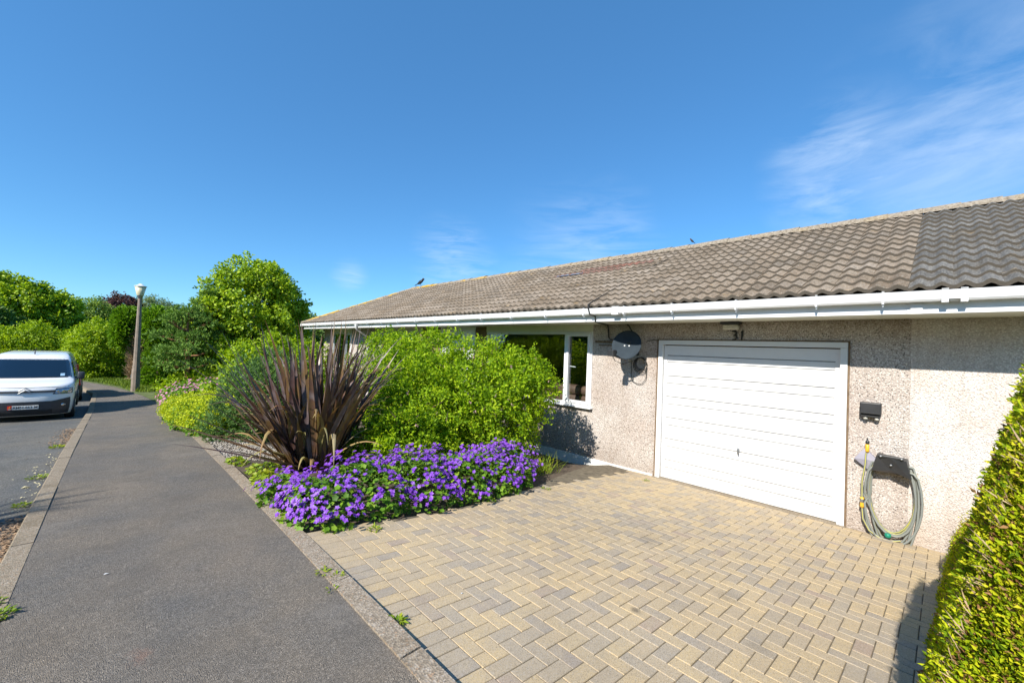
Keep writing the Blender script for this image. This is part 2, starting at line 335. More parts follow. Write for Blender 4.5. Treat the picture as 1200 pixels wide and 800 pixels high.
# ================================================================== FOLIAGE
def unit(v): return v/np.maximum(np.linalg.norm(v, axis=-1, keepdims=True), 1e-9)
def rdir(n): return unit(rng.normal(size=(n, 3)))
def mesh_np(name, V, T, mat, parent=None):
    me = bpy.data.meshes.new(name); nv, nt = len(V), len(T)
    me.vertices.add(nv); me.vertices.foreach_set('co', V.astype(np.float32).ravel())
    me.loops.add(nt*3); me.loops.foreach_set('vertex_index', T.astype(np.int32).ravel())
    me.polygons.add(nt); me.polygons.foreach_set('loop_start', np.arange(0, nt*3, 3, dtype=np.int32))
    me.polygons.foreach_set('loop_total', np.full(nt, 3, dtype=np.int32))
    me.materials.append(mat); me.update(calc_edges=True)
    o = bpy.data.objects.new(name, me); COL.objects.link(o)
    if parent: o.parent = parent; me.transform(parent.matrix_basis.inverted())
    return o
def leaves(P, A, N, L, W, fold=.25):
    """kite leaves: base P, axis A, face normal N"""
    n = len(P); A = unit(A); S = unit(np.cross(N, A)); N = unit(np.cross(A, S))
    L = np.broadcast_to(L, (n,))[:, None]; W = np.broadcast_to(W, (n,))[:, None]
    V = np.empty((n, 4, 3)); V[:, 0] = P; V[:, 1] = P+A*L*.45-S*W*.5+N*W*fold
    V[:, 2] = P+A*L-N*L*.12; V[:, 3] = P+A*L*.45+S*W*.5+N*W*fold
    b = np.arange(n)[:, None]*4
    T = np.concatenate([b+[0, 1, 2], b+[0, 2, 3]], 1).reshape(-1, 3)
    return V.reshape(-1, 3), T
def inside(P, blobs, k):
    r = np.zeros(len(P), bool)
    for c, s in blobs: r |= (((P-np.array(c))/np.array(s))**2).sum(1) < k*k
    return r
def blob_pts(blobs, n, lo=.8, hi=1.05, lump=.14):
    area = np.array([((s[0]*s[1])**1.6+(s[0]*s[2])**1.6+(s[1]*s[2])**1.6)**(1/1.6) for c, s in blobs]); pr = area/area.sum()
    k = rng.choice(len(blobs), n, p=pr); D = rdir(n)
    C = np.array([c for c, s in blobs])[k]; S = np.array([s for c, s in blobs])[k]
    ph = np.array([[1.7, 2.9, 4.1], [3.3, 1.1, 5.2], [5.9, 4.7, 2.3]])
    l = (np.sin(D@ph.T*1.9+k[:, None]*1.7)).sum(1)/3*lump
    rr = rng.uniform(lo, hi, n)+l
    P = C+D*S*rr[:, None]; return P, unit(D/S), k
def foliage(blobs, nclump, rc, nleaf, L, W, ground=None, lo=.8, hi=1.05, up=.35, flat=1., spread=.9, lump=.14, infill=.25, bound=None):
    """clumps of leaves through a union of ellipsoids; returns V, T"""
    C, D, k = blob_pts(blobs, int(nclump*(1-infill)), lo, hi, lump)
    C2, D2, k2 = blob_pts(blobs, int(nclump*infill), .35, .85, 0); C = np.concatenate([C, C2]); D = np.concatenate([D, D2])
    keep = ~inside(C, blobs, .72); keep[len(keep)-len(C2):] = True
    C = C[keep]; D = D[keep]
    if bound is not None: kk = bound(C); C, D = C[kk], D[kk]
    m = len(C); rr = rng.uniform(.6, 1.25, m)*rc; cnt = rng.poisson(nleaf, m)+2
    idx = np.repeat(np.arange(m), cnt); n = len(idx)
    U = rdir(n)*(rng.uniform(0, 1, n)**.45)[:, None]
    P = C[idx]+U*rr[idx][:, None]*np.array([1, 1, flat])
    if ground is not None:
        kp = P[:, 2] > ground; P, U, idx = P[kp], U[kp], idx[kp]; n = len(P)
    out = D[idx]
    N = unit(.55*out+.45*unit(U)+np.array([0, 0, up])+rng.normal(size=(n, 3))*.45)
    A = unit(out*.5+unit(U)*.5+rng.normal(size=(n, 3))*spread)
    s = rng.uniform(.65, 1.25, n)
    return leaves(P, A, N, L*s, W*s)
def cat(*vt):
    Vs, Ts, b = [], [], 0
    for V, T in vt: Vs.append(V); Ts.append(T+b); b += len(V)
    return np.concatenate(Vs), np.concatenate(Ts)
def limbs(root, base, h, r0, targets, mat, name='trunk', bend=.15, n=7, twigs=2):
    mb = MB(); base = Vector(base); top = base+Vector((random.uniform(-.1, .1)*h, random.uniform(-.1, .1)*h, h))
    mid = (base+top)/2+Vector((random.uniform(-1, 1), random.uniform(-1, 1), 0))*bend*h*.3
    mb.tube([base-Vector((0, 0, .1)), base+Vector((0, 0, .1)), mid, top], [r0*1.35, r0, r0*.8, r0*.45], n)
    for t in targets:
        t = Vector(t); k = random.uniform(.35, .95); s = base.lerp(top, k) if k > .5 else base.lerp(mid, k*2)
        m1 = s.lerp(t, .5)+Vector((0, 0, .12*h*random.random()))
        mb.tube([s, m1, t], [r0*.42, r0*.26, r0*.08], 5)
        for q in range(twigs):
            e = t+Vector((random.uniform(-1, 1), random.uniform(-1, 1), random.uniform(0, 1)))*h*.14
            mb.tube([m1, m1.lerp(e, .5), e], [r0*.15, r0*.1, r0*.04], 4)
    o = mb.build(name, mat, root); unworld(o, root); return o
def plant(name, label, cat_, base, parts, group=None, trunk=None):
    root = empty(name, base); tag(root, label, cat_, group)
    for pn, (V, T), m in parts: mesh_np(pn, V, T, m, root)
    if trunk: limbs(root, base, *trunk)
    return root
# ================================================================== SETTING: ground, road, pavement, kerb
def strip(name, xl, xr, ys, dz, mat, kind='structure', nx=1, thick=0):
    mb = MB(); vs = []
    for y in ys:
        a, b = xl(y), xr(y)
        for i in range(nx+1): vs.append((a+(b-a)*i/nx, y, zg(y)+dz))
    fs = [(j*(nx+1)+i, j*(nx+1)+i+1, (j+1)*(nx+1)+i+1, (j+1)*(nx+1)+i) for j in range(len(ys)-1) for i in range(nx)]
    mb.add(vs, fs); o = mb.build(name, mat); tag(o, kind=kind); return o
ysl = list(np.arange(-12, 36, .5))
kx = lambda y: float(np.interp(y, [-12, 4, 7, 17, 24, 28, 32], [-.39, -.385, -.37, -.30, -.36, -.9, -2.4]))
px_ = lambda y: float(np.interp(y, [-12, 17, 19, 22, 24.5, 27, 32], [1.12, 1.12, 1.18, .95, .62, .2, -1.2]))
gm = MB(); gx = list(np.linspace(-9, 12, 43)); gx = [-400, -120, -40]+gx+[40, 120, 400]
gy = [-60, -20]+list(np.arange(-12, 45, 1.))+[50, 60, 80, 130, 400]
def zgr(x, y):
    z = zg(y)-.2
    if x > 1.2: z = min(z, (zbed(x, y)-.12) if y > 3 else zdrive(min(x, 7))-.15)
    if x > 7: z = min(z, -.85)
    return z
gm.add([(x, y, zgr(x, y)) for y in gy for x in gx], [(j*len(gx)+i, j*len(gx)+i+1, (j+1)*len(gx)+i+1, (j+1)*len(gx)+i) for j in range(len(gy)-1) for i in range(len(gx)-1)])
tag(gm.build('ground', M['groundm']), kind='structure')
strip('road', lambda y: -9, lambda y: kx(y)-.10, ysl, -.11, M['road'], nx=6)
strip('pavement', lambda y: kx(y)-.02, px_, ysl, 0, M['pave'], nx=4)
km = MB(); y = -6.0
while y < 31:
    L = .91; c = random.uniform(-.004, .004)
    n = 3
    for i in range(n):
        a = y+.004+(L-.008)*i/n; b = y+.004+(L-.008)*(i+1)/n
        v = []
        for yy in (a, b):
            x1 = kx(yy); z = zg(yy)+.006+c
            v += [(x1-.135, yy, z-.16), (x1-.128, yy, z-.018), (x1-.115, yy, z), (x1, yy, z), (x1, yy, z-.05)]
        km.add(v, [(0, 1, 6, 5), (1, 2, 7, 6), (2, 3, 8, 7), (3, 4, 9, 8)]+([(0, 1, 2, 3, 4)] if i == 0 else [])+([(5, 6, 7, 8, 9)] if i == n-1 else []))
    y += L
tag(km.build('kerb', M['kerb']), kind='structure')
em = MB(); y = -3.6
while y < 16:
    L = .914; z0, z1 = zg(y), zg(y+L); c = random.uniform(-.004, .006)
    v = [(1.115, y+.005, z0+.008+c), (1.235, y+.005, z0+.012+c), (1.115, y+L-.005, z1+.008+c), (1.235, y+L-.005, z1+.012+c)]
    v += [(a, b, d-.12) for a, b, d in v]
    em.add(v, [(0, 1, 3, 2), (0, 1, 5, 4), (1, 3, 7, 5), (3, 2, 6, 7), (2, 0, 4, 6)]); y += L
o = em.build('pavement_edging', M['edge']); tag(o, kind='structure')
# far grass verge (base sheet); blades come later
vg = MB(); vy = list(np.arange(15, 44, 1.))
vg.add([p for y in vy for p in ((px_(min(y, 32)) if y < 32 else -9, y, zg(y)+.005), (12, y, zg(y)+.02))], [(2*i, 2*i+1, 2*i+3, 2*i+2) for i in range(len(vy)-1)])
tag(vg.build('lawn', M['groundm']), kind='structure')
# flower bed soil
fb = MB(); fx = np.linspace(1.235, 6.78, 24); fy = np.arange(3.55, 19, .25)
def bedy(x): return float(np.interp(x, [1.24, 1.77, 2.5, 3.2, 4.15, 4.87, 5.42, 6.3, 6.78], [3.6, 3.68, 3.62, 3.66, 3.82, 4.06, 4.22, 4.42, 4.3]))
def zb2(x, y):
    f = min(1, max(0, (y-bedy(x))/.9)); return (zdrive(x)-.035)*(1-f)+zbed(x, y)*f+.02*math.sin(x*5+y*3)*f
vs = []
for y in fy:
    for x in fx: yy = max(y, bedy(x)); vs.append((x, yy, zb2(x, yy)))
n = len(fx)
fb.add(vs, [(j*n+i, j*n+i+1, (j+1)*n+i+1, (j+1)*n+i) for j in range(len(fy)-1) for i in range(n-1)])
tag(fb.build('flower_bed', M['soil']), kind='structure')
# driveway: joint bed + herringbone bricks
dj = MB(); bx = [1.24, 1.77, 2.5, 3.2, 4.15, 4.87, 5.42, 6.3, 6.78]
vs = []
for x in bx: vs += [(x, -3, zdrive(x)-.006), (x, bedy(x), zdrive(x)-.006)]
dj.add(vs, [(2*i, 2*i+1, 2*i+3, 2*i+2) for i in range(len(bx)-1)])
tag(dj.build('driveway_bed', M['joint']), kind='structure')
dm = MB(); a = .0945; g = .0026; ch = .0022
def brick(x0, x1, y0, y1):
    if x1-x0 < .012: return
    r = random.random(); t = random.uniform(-.0012, .0012); tx = random.uniform(-.004, .004); ty = random.uniform(-.004, .004)
    cx, cy = (x0+x1)/2, (y0+y1)/2
    z = lambda x, y, d: zdrive(x)+t+(x-cx)*tx*2+(y-cy)*ty*2-d
    o = [(x0+g, y0+g), (x1-g, y0+g), (x1-g, y1-g), (x0+g, y1-g)]; c2 = g+ch
    q = [(x0+c2, y0+c2), (x1-c2, y0+c2), (x1-c2, y1-c2), (x0+c2, y1-c2)]
    v = [(x, y, z(x, y, .0)) for x, y in q]+[(x, y, z(x, y, .003)) for x, y in o]+[(x, y, z(x, y, .02)) for x, y in o]
    dm.add(v, [(0, 1, 2, 3)]+[(i, (i+1) % 4, (i+1) % 4+4, i+4) for i in range(4)]+[(i+4, (i+1) % 4+4, (i+1) % 4+8, i+8) for i in range(4)], r)
XB = 1.24+2*a
y = -1.5
while y < 3.62: brick(1.24, XB, y, y+a); y += a
for i in range(0, 62):
    for j in range(-22, 40):
        d = (i+j) % 4; x = XB+i*a; yy = j*a
        if d == 0: x0, x1, y0, y1 = x, x+2*a, yy, yy+a
        elif d == 2: x0, x1, y0, y1 = x, x+a, yy, yy+2*a
        elif i == 0 and d == 1: x0, x1, y0, y1 = x, x+a, yy, yy+a
        else: continue
        x1 = min(x1, 6.765)
        if x1 <= x0 or (y0+y1)/2 > bedy((x0+x1)/2)-.02: continue
        brick(x0, x1, y0, min(y1, bedy((x0+x1)/2)+.03))
tag(dm.build('driveway', M['paver']), kind='structure')
# ================================================================== BUNGALOW
house = empty('bungalow', (6.78, 9.5, -.7)); tag(house, 'long low bungalow with beige pebble-dashed walls, brown tiled hipped roof and white garage door', 'bungalow')
def hp(name, mb, mat, parent=None, label=None, smooth=None):
    o = mb.build(name, mat, None, smooth=smooth)
    o.data.transform(house.matrix_basis.inverted())
    o.parent = parent or house
    if label: o['label'] = label
    return o
YS, YE, XBK = .27, 19.1, 12.06          # seam with the neighbour, far end, back wall
GY0, GY1, GZ0, GZ1 = .85, 3.395, -.53, 1.80
W1 = (4.76, 7.95, .475, 1.95); W2 = (16.1, 18.0, .55, 1.95); W3 = (11.3, 13.7, .5, 1.95)
SOF = 2.087
def wall_with_holes(mb, x, y0, y1, z0, z1, holes, th=.28):
    ys = sorted({y0, y1}|{h[0] for h in holes}|{h[1] for h in holes}); zs = sorted({z0, z1}|{h[2] for h in holes}|{h[3] for h in holes})
    inh = lambda yc, zc: any(h[0] < yc < h[1] and h[2] < zc < h[3] for h in holes)
    for i in range(len(ys)-1):
        for j in range(len(zs)-1):
            if not inh((ys[i]+ys[i+1])/2, (zs[j]+zs[j+1])/2):
                mb.add([(x, ys[i], zs[j]), (x, ys[i+1], zs[j]), (x, ys[i+1], zs[j+1]), (x, ys[i], zs[j+1])], [(0, 1, 2, 3)])
    for h in holes:
        a, b, c, d = h
        mb.add([(x, a, c), (x+th, a, c), (x+th, a, d), (x, a, d), (x, b, c), (x+th, b, c), (x+th, b, d), (x, b, d)], [(0, 1, 2, 3), (4, 5, 6, 7), (0, 1, 5, 4), (3, 2, 6, 7)])
wm = MB(); wall_with_holes(wm, DX, YS, YE, -1.1, SOF+.1, [(GY0, GY1, GZ0-.05, GZ1), W1, W2, W3])
wm.add([(DX, YE, -1.3), (XBK, YE, -1.3), (XBK, YE, SOF+.1), (DX, YE, SOF+.1)], [(0, 1, 2, 3)])
wm.add([(XBK, YE, -1.3), (XBK, YS, -1.3), (XBK, YS, SOF+.1), (XBK, YE, SOF+.1)], [(0, 1, 2, 3)])
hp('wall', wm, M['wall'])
pl = MB(); pl.box(6.762, 6.779, 3.45, 15.9, -1.0, -.505); hp('plinth', pl, M['plinth'])
# cladding panels: lintel over windows, white boards between brown infill
cp = MB()
cp.box(6.742, 6.778, W1[0], W1[1], 1.952, SOF-.002); hp('lintel_panel', cp, M['cream'])
cp = MB(); cp.box(6.742, 6.778, W2[0], W2[1], 1.952, SOF-.002); hp('lintel_panel', cp, M['cream'])
cp = MB(); cp.box(6.742, 6.778, W3[0]-.35, W3[1], 1.952, SOF-.002); hp('lintel_panel', cp, M['cream'])
cl = MB()
for i in range(7): cl.prism([(6.735, .2+i*.27), (6.75, .2+i*.27+.262), (6.778, .2+i*.27+.262), (6.778, .2+i*.27)], 8.40, 9.98)
hp('cladding', cl, M['upvc'])
br = MB(); br.box(6.752, 6.778, 7.96, 8.39, .0, SOF-.003); hp('infill_panel', br, M['rust'])
br = MB(); br.box(6.752, 6.778, 9.99, 10.93, .0, SOF-.003); hp('infill_panel', br, M['rust'])
# windows
def window(y0, y1, z0, z1, mull, openers, handle_y=None):
    f = MB(); fw = .055; x0, x1 = 6.755, 6.83
    f.cbox(x0, x1, y0, y1, z1-fw, z1); f.cbox(x0, x1, y0, y1, z0, z0+fw); f.cbox(x0, x1, y0, y0+fw, z0+fw, z1-fw); f.cbox(x0, x1, y1-fw, y1, z0+fw, z1-fw)
    for m_ in mull: f.cbox(x0, x1, m_-.035, m_+.035, z0+fw, z1-fw)
    w = hp('window', f, M['upvc'])
    es = [y0]+list(mull)+[y1]
    for i in range(len(es)-1):
        a, b = es[i]+(.05 if i == 0 else .03), es[i+1]-(.05 if i == len(es)-2 else .03)
        if i in openers:
            s = MB(); k = .055; X0, X1 = 6.735, 6.80; zA, zB = z0+.04, z1-.04
            s.cbox(X0, X1, a, b, zB-k, zB, .006); s.cbox(X0, X1, a, b, zA, zA+k, .006); s.cbox(X0, X1, a, a+k, zA+k, zB-k, .006); s.cbox(X0, X1, b-k, b, zA+k, zB-k, .006)
            sa = hp('sash', s, M['upvc'], w); a, b = a+k-.004, b-k+.004; zA, zB = zA+k-.004, zB-k+.004
        else: zA, zB = z0+fw-.004, z1-fw+.004
        p = MB(); p.add([(6.79, a, zA), (6.79, b, zA), (6.79, b, zB), (6.79, a, zB)], [(0, 1, 2, 3)]); hp('pane', p, M['glass'], w)
        if i in openers and handle_y:
            h = MB(); h.tube([(6.81, handle_y-.06, (z0+z1)/2+.02), (6.81, handle_y+.08, (z0+z1)/2+.03)], .012, 6); hp('handle', h, M['upvc'], w)
    s = MB(); s.prism([(6.69, z0-.032), (6.69, z0-.016), (6.775, z0-.003), (6.775, z0-.034)], y0-.04, y1+.04); hp('sill', s, M['upvc'], w)
window(*W1, [5.42], [0], 5.25)
window(*W2, [16.8], [0]); window(*W3, [12.4], [])
# room behind the front window
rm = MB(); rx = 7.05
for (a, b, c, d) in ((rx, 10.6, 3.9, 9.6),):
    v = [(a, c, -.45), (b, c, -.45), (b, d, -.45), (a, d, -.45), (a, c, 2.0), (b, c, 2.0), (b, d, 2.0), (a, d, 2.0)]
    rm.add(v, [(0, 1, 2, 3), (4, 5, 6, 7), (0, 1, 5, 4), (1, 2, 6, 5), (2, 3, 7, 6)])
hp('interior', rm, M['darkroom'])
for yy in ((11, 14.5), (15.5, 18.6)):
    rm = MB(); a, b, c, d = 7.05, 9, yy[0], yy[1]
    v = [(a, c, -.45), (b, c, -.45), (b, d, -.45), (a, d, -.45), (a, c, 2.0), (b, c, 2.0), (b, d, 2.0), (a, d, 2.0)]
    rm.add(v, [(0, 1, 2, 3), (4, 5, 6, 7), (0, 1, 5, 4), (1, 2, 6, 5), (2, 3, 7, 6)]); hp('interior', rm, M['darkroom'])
# garage door: frame + ribbed panel + handle
fr = MB(); t = .075
fr.cbox(6.752, 6.86, GY0, GY0+t, GZ0-.04, GZ1-.075, .004); fr.cbox(6.752, 6.86, GY1-t, GY1, GZ0-.04, GZ1-.075, .004); fr.cbox(6.752, 6.86, GY0, GY1, GZ1-.074, GZ1-.002, .004)
tm = MB(); tm.box(6.765, 6.777, GY0-.022, GY0-.002, GZ0, GZ1+.018); tm.box(6.765, 6.777, GY1+.002, GY1+.03, GZ0, GZ1+.018); tm.box(6.765, 6.777, GY0-.002, GY1+.002, GZ1+.0, GZ1+.018)
gd = MB(); y0, y1 = GY0+t+.006, GY1-t-.006; zt, zb = GZ1-.09, GZ0+.015; hh = zt-zb
fracs = [.075, .125, .229, .285, .386, .442, .544, .601, .704, .761, .863, .921]
xs, prof = 6.812, []
grv = []
prof.append((xs, zt))
for i, f in enumerate(fracs):
    z = zt-f*hh; k_ = 0 if i % 2 == 0 else .004
    prof += [(xs+(.005 if i % 2 else 0), z+.0075), (xs+.016, z+.0065), (xs+.016, z-.0065), (xs+(0 if i % 2 else .005), z-.0075)]; grv.append(z)
    if i % 2 == 1:
        zn = zt-(fracs[i+1] if i+1 < len(fracs) else 1)*hh; zm = (z+zn)/2
        prof += [(xs, zm+.004), (xs+.0035, zm), (xs, zm-.004)]
prof.append((xs, zb))
ya, yb = y0+.05, y1-.05
vs = [(x, yy, z) for yy in (ya, yb) for x, z in prof]; m_ = len(prof)
gd.add(vs, [(i, i+1, i+1+m_, i+m_) for i in range(m_-1)])
gd.add([(xs-.004, y0, zb), (xs-.004, ya, zb), (xs-.004, ya, zt), (xs-.004, y0, zt), (xs+.02, ya, zb), (xs+.02, ya, zt)], [(0, 1, 2, 3), (1, 4, 5, 2)])
gd.add([(xs-.004, y1, zb), (xs-.004, yb, zb), (xs-.004, yb, zt), (xs-.004, y1, zt), (xs+.02, yb, zb), (xs+.02, yb, zt)], [(0, 1, 2, 3), (1, 4, 5, 2)])
door = hp('garage_door', gd, M['doorwhite'])
for z in grv: q = MB(); q.box(xs+.0135, xs+.0155, ya+.002, yb-.002, z-.0062, z+.0062); hp('groove', q, M['grooveshade'], door)
hp('door_frame', fr, M['upvc'], door); hp('frame_trim', tm, M['rust'], door)
hd = MB(); hd.lathe([(.0, -.03), (.022, -.03), (.026, -.012), (.03, 0)], (6.808, 2.107, .19), (-1, 0, 0), 14); hd.tube([(6.78, 2.107, .215), (6.765, 2.107, .18), (6.775, 2.107, .115)], [.014, .016, .011], 8)
hp('handle', hd, M['steel'], door)
bk = MB(); bk.box(6.85, 6.87, GY0, GY1, GZ0-.05, GZ1); hp('door_backing', bk, M['blackrough'], door)
th = MB(); th.box(6.69, 6.85, GY0-.02, GY1+.02, -.60, -.523); hp('threshold', th, M['kerb'], door)
# roof ---------------------------------------------------------------
EX, EZ, RX, RZ = 5.965, 2.325, 9.42, 4.0
SL = math.hypot(RX-EX, RZ-EZ); ux, uz = (RX-EX)/SL, (RZ-EZ)/SL; NC = 14; GA = SL/NC
YC = 19.55                                                    # hip corner at the eaves
def roof_tiles(y0, y1fn, wid=.325, seed=1, amp=.021, lo=6, red=None):
    rs = random.Random(seed); mb = MB(); mbr = MB(); step = wid/12
    for c in range(NC):
        s0 = c*GA; s1 = s0+GA+.02; ymax = y1fn(s0+GA*.5); k = 0; y = y0
        while y < ymax-.02:
            w = min(wid, ymax-y); r = rs.random(); lift = rs.uniform(0, .007); n = max(2, int(round(w/step))); sk = rs.uniform(-.006, .006)
            pts = []
            for i in range(n+1):
                yy = y+w*i/n; ph = (i/12)*2*math.pi*2
                hgt = amp*math.cos(ph+math.pi)*(1 if math.cos(ph+math.pi) > 0 else .75)+.010*(1-i/12)
                for (s, b) in ((s0+sk, .0), (s0+sk, .036+lift), (s0+.07, .032+lift), (s1, .006)):
                    h = hgt+b; h = h-.005 if b == 0 else h
                    pts.append((EX+ux*s-uz*h, yy, EZ+uz*s+ux*h))
            tgt = mbr if (red and red(c, y)) else mb
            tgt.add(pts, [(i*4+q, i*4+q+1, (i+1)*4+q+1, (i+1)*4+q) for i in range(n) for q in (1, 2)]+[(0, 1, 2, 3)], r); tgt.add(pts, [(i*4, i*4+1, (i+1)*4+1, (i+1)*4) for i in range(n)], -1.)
            y += wid
    for q in (mb, mbr): q.sm = [False]*len(q.f)
    return mb, mbr
hipy = lambda s: YC-(s*ux)*(YC-16.1)/(RX-EX)
def redfn(c, y): return c in (9, 10) and (4.35 if c == 10 else 5.0) < y < (6.2 if c == 10 else 6.9)
mb, mbr = roof_tiles(YS, hipy, seed=3, red=redfn)
roof = hp('roof', mb, M['tile'])
hp('replaced_tiles', mbr, M['tilered'], roof, 'patch of reddish replacement tiles')
ld = MB(); s = GA*8.9
for i in range(8): ld.add([(EX+ux*s-uz*.055, 6.15+i*.1, EZ+uz*s+ux*.055), (EX+ux*s-uz*.055, 6.25+i*.1, EZ+uz*s+ux*.055), (EX+ux*(s+.12)-uz*.055, 6.25+i*.1, EZ+uz*(s+.12)+ux*.055), (EX+ux*(s+.12)-uz*.055, 6.15+i*.1, EZ+uz*(s+.12)+ux*.055)], [(0, 1, 2, 3)])
hp('lead_patch', ld, M['lead'], roof)
rb = MB(); XB2 = 2*RX-EX
rb.add([(EX+.02, YS, EZ-.02), (RX, YS, RZ-.04), (XB2, YS, EZ-.02), (EX+.02, YC, EZ-.02), (RX, 16.1, RZ-.04), (XB2, YC, EZ-.02)], [(1, 2, 5, 4), (0, 1, 4, 3), (3, 4, 5), (0, 3, 5, 2), (0, 1, 2)])
hp('roof_deck', rb, M['tile'], roof)
def ridge_caps(p0, p1, name, par, r=.12, L=.42, mat=None):
    p0, p1 = Vector(p0), Vector(p1); d = (p1-p0); n = max(1, int(round(d.length/L))); L = d.length/n; d.normalize(); side = d.cross(Vector((0, 0, 1))).normalized(); up = side.cross(d)
    mb = MB()
    for i in range(n):
        a = p0+d*(L*i); b = a+d*(L*1.02); k = 7; dz = random.uniform(-.008, .008); v = []
        for q, (pt, rr) in enumerate(((a, r*1.06), (b, r*.96))):
            for j in range(k+1):
                t = math.pi*j/k; v.append(pt+side*math.cos(t)*rr+up*(math.sin(t)*rr*.75+dz-.05))
        mb.add(v, [(j, j+1, j+2+k, j+1+k) for j in range(k)]+[tuple(range(k+1))], random.random())
    o = hp(name, mb, mat or M['ridge'], par); return o
ridge_caps((RX, YS, RZ+.02), (RX, 16.2, RZ+.02), 'ridge_cap', roof, .15)
ridge_caps((RX, 16.1, RZ+.05), (EX, YC, EZ+.05), 'hip_cap', roof, .11)
# fascia, soffit, gutter
GX = 5.935
fa = MB(); fa.box(6.035, 6.06, YS+.01, YC-.1, SOF-.005, 2.30); fa.box(6.024, 6.035, YS+.01, YC-.1, SOF-.008, SOF+.012); hp('fascia', fa, M['fascia'])
fe = MB(); fe.box(6.06, 12.7, YC-.12, YC-.1, SOF-.005, 2.30); hp('fascia', fe, M['fascia'])
so = MB(); so.box(6.061, 6.775, YS+.01, YE+.4, SOF, SOF+.012); hp('soffit', so, M['cream'])
def gutter(y0, y1, par, hpf):
    gu = MB(); k = [( -.0, .0)]
    # square-line section: front face with ribs, base, back
    sec = [(6.03, 2.298), (6.03, 2.20), (5.955, 2.190), (5.938, 2.196), (5.925, 2.215), (5.925, 2.238), (5.920, 2.241), (5.927, 2.246), (5.920, 2.251), (5.920, 2.258), (5.927, 2.263), (5.920, 2.268), (5.920, 2.275), (5.927, 2.280), (5.920, 2.285), (5.918, 2.300), (5.926, 2.303), (5.931, 2.298), (5.931, 2.22), (5.955, 2.202), (6.024, 2.21), (6.024, 2.298)]
    n = len(sec); N = max(2, int((y1-y0)/3)); 
    vs = [(x, y0+(y1-y0)*j/N, z) for j in range(N+1) for x, z in sec]
    gu.add(vs, [(j*n+i, j*n+(i+1) % n, (j+1)*n+(i+1) % n, (j+1)*n+i) for j in range(N) for i in range(n)]+[tuple(range(n)), tuple(N*n+i for i in range(n))[::-1]])
    return hpf('gutter', gu, M['upvc'], par)
gut = gutter(YS-.3, YC, house, hp)
def gclip(y, w, par, hpf, name='bracket'):
    b = MB(); b.box(5.908, 5.9175, y-w/2, y+w/2, 2.19, 2.31); b.box(5.908, 6.0, y-w/2, y+w/2, 2.178, 2.189); b.box(5.908, 5.95, y-w/2, y+w/2, 2.304, 2.315); (b.box(5.93, 5.965, y-w*.3, y+w*.3, 2.155, 2.178) if w < .04 else None)
    return hpf(name, b, M['upvc'], par)
for yb_ in (.161+.3, 1.047, 1.919, 2.795, 3.592, 4.386, 5.285, 6.23, 7.2, 8.1, 9.05, 10, 11, 12, 13, 14.9, 15.8, 16.7, 17.6, 18.5): gclip(yb_, .02, gut, hp)
gclip(3.75, .12, gut, hp, 'gutter_union')
ge = MB(); ge.box(5.935, 12.8, YC-.0, YC+.1, 2.19, 2.30); hp('gutter', ge, M['upvc'])
dp = MB(); dp.tube([(5.98, 13.92, 2.2), (5.98, 13.92, 2.06), (6.06, 13.99, 2.0), (6.66, 14.5, 1.80), (6.72, 14.55, 1.74), (6.72, 14.55, -.75)], .034, 10); dp.box(5.945, 6.03, 13.86, 13.98, 2.13, 2.25); hp('downpipe', dp, M['upvc'])
# sofa inside
sofa = empty('sofa', (7.75, 5.6, -.45)); tag(sofa, 'brown leather sofa seen through the front window behind the sunny glass', 'sofa')
def cush(name, x0, x1, y0, y1, z0, z1, c=.06):
    m = MB(); m.cbox(x0, x1, y0, y1, z0, z1, c); o = m.build(name, M['sofa'], None, smooth=True); o.parent = sofa; o.data.transform(sofa.matrix_basis.inverted()); return o
for (a, b) in ((4.75, 5.42), (5.44, 6.1), (6.12, 6.8)):
    cush('back_cushion', 7.28, 7.55, a, b, .38, .62, .08); cush('back_cushion', 7.27, 7.53, a, b, .60, .82, .08); cush('seat_cushion', 7.5, 8.15, a, b, -.02, .2, .06)
cush('armrest', 7.25, 8.15, 4.5, 4.73, -.35, .45); cush('armrest', 7.25, 8.15, 6.82, 7.05, -.35, .45); cush('frame', 7.3, 8.1, 4.73, 6.82, -.4, 0, .03)
# ================================================================== NEIGHBOUR
nb = empty('neighbour_bungalow', (6.78, -4, -.6)); tag(nb, 'adjoining bungalow with paler pebble-dash and darker grey roof tiles at the right edge', 'bungalow')
def npart(name, mb, mat, parent=None, label=None, smooth=None):
    o = mb.build(name, mat, None, smooth=smooth); o.data.transform(nb.matrix_basis.inverted()); o.parent = parent or nb
    if label: o['label'] = label
    return o
w = MB(); w.add([(6.772, -8, -1.1), (6.772, YS, -1.1), (6.772, YS, SOF+.1), (6.772, -8, SOF+.1), (6.80, YS, -1.1), (6.80, YS, SOF+.1)], [(0, 1, 2, 3), (1, 4, 5, 2)])
w.add([(6.772, -8, -1.1), (12.06, -8, -1.1), (12.06, -8, 2.2), (6.772, -8, 2.2), (12.06, YS, -1.1), (12.06, YS, 2.2)], [(0, 1, 2, 3), (1, 4, 5, 2)]); npart('wall', w, M['wall2'])
mb, _ = roof_tiles(YS-.325*26, lambda s: YS+.004, wid=.325, seed=9, amp=.026)
nr = npart('roof', mb, M['tile2'])
rb = MB(); rb.add([(EX+.02, -8, EZ-.02), (RX, -8, RZ-.04), (XB2, -8, EZ-.02), (EX+.02, YS, EZ-.02), (RX, YS, RZ-.04), (XB2, YS, EZ-.02)], [(1, 2, 5, 4), (0, 1, 4, 3), (0, 3, 5, 2), (0, 1, 2)]); npart('roof_deck', rb, M['tile2'], nr)
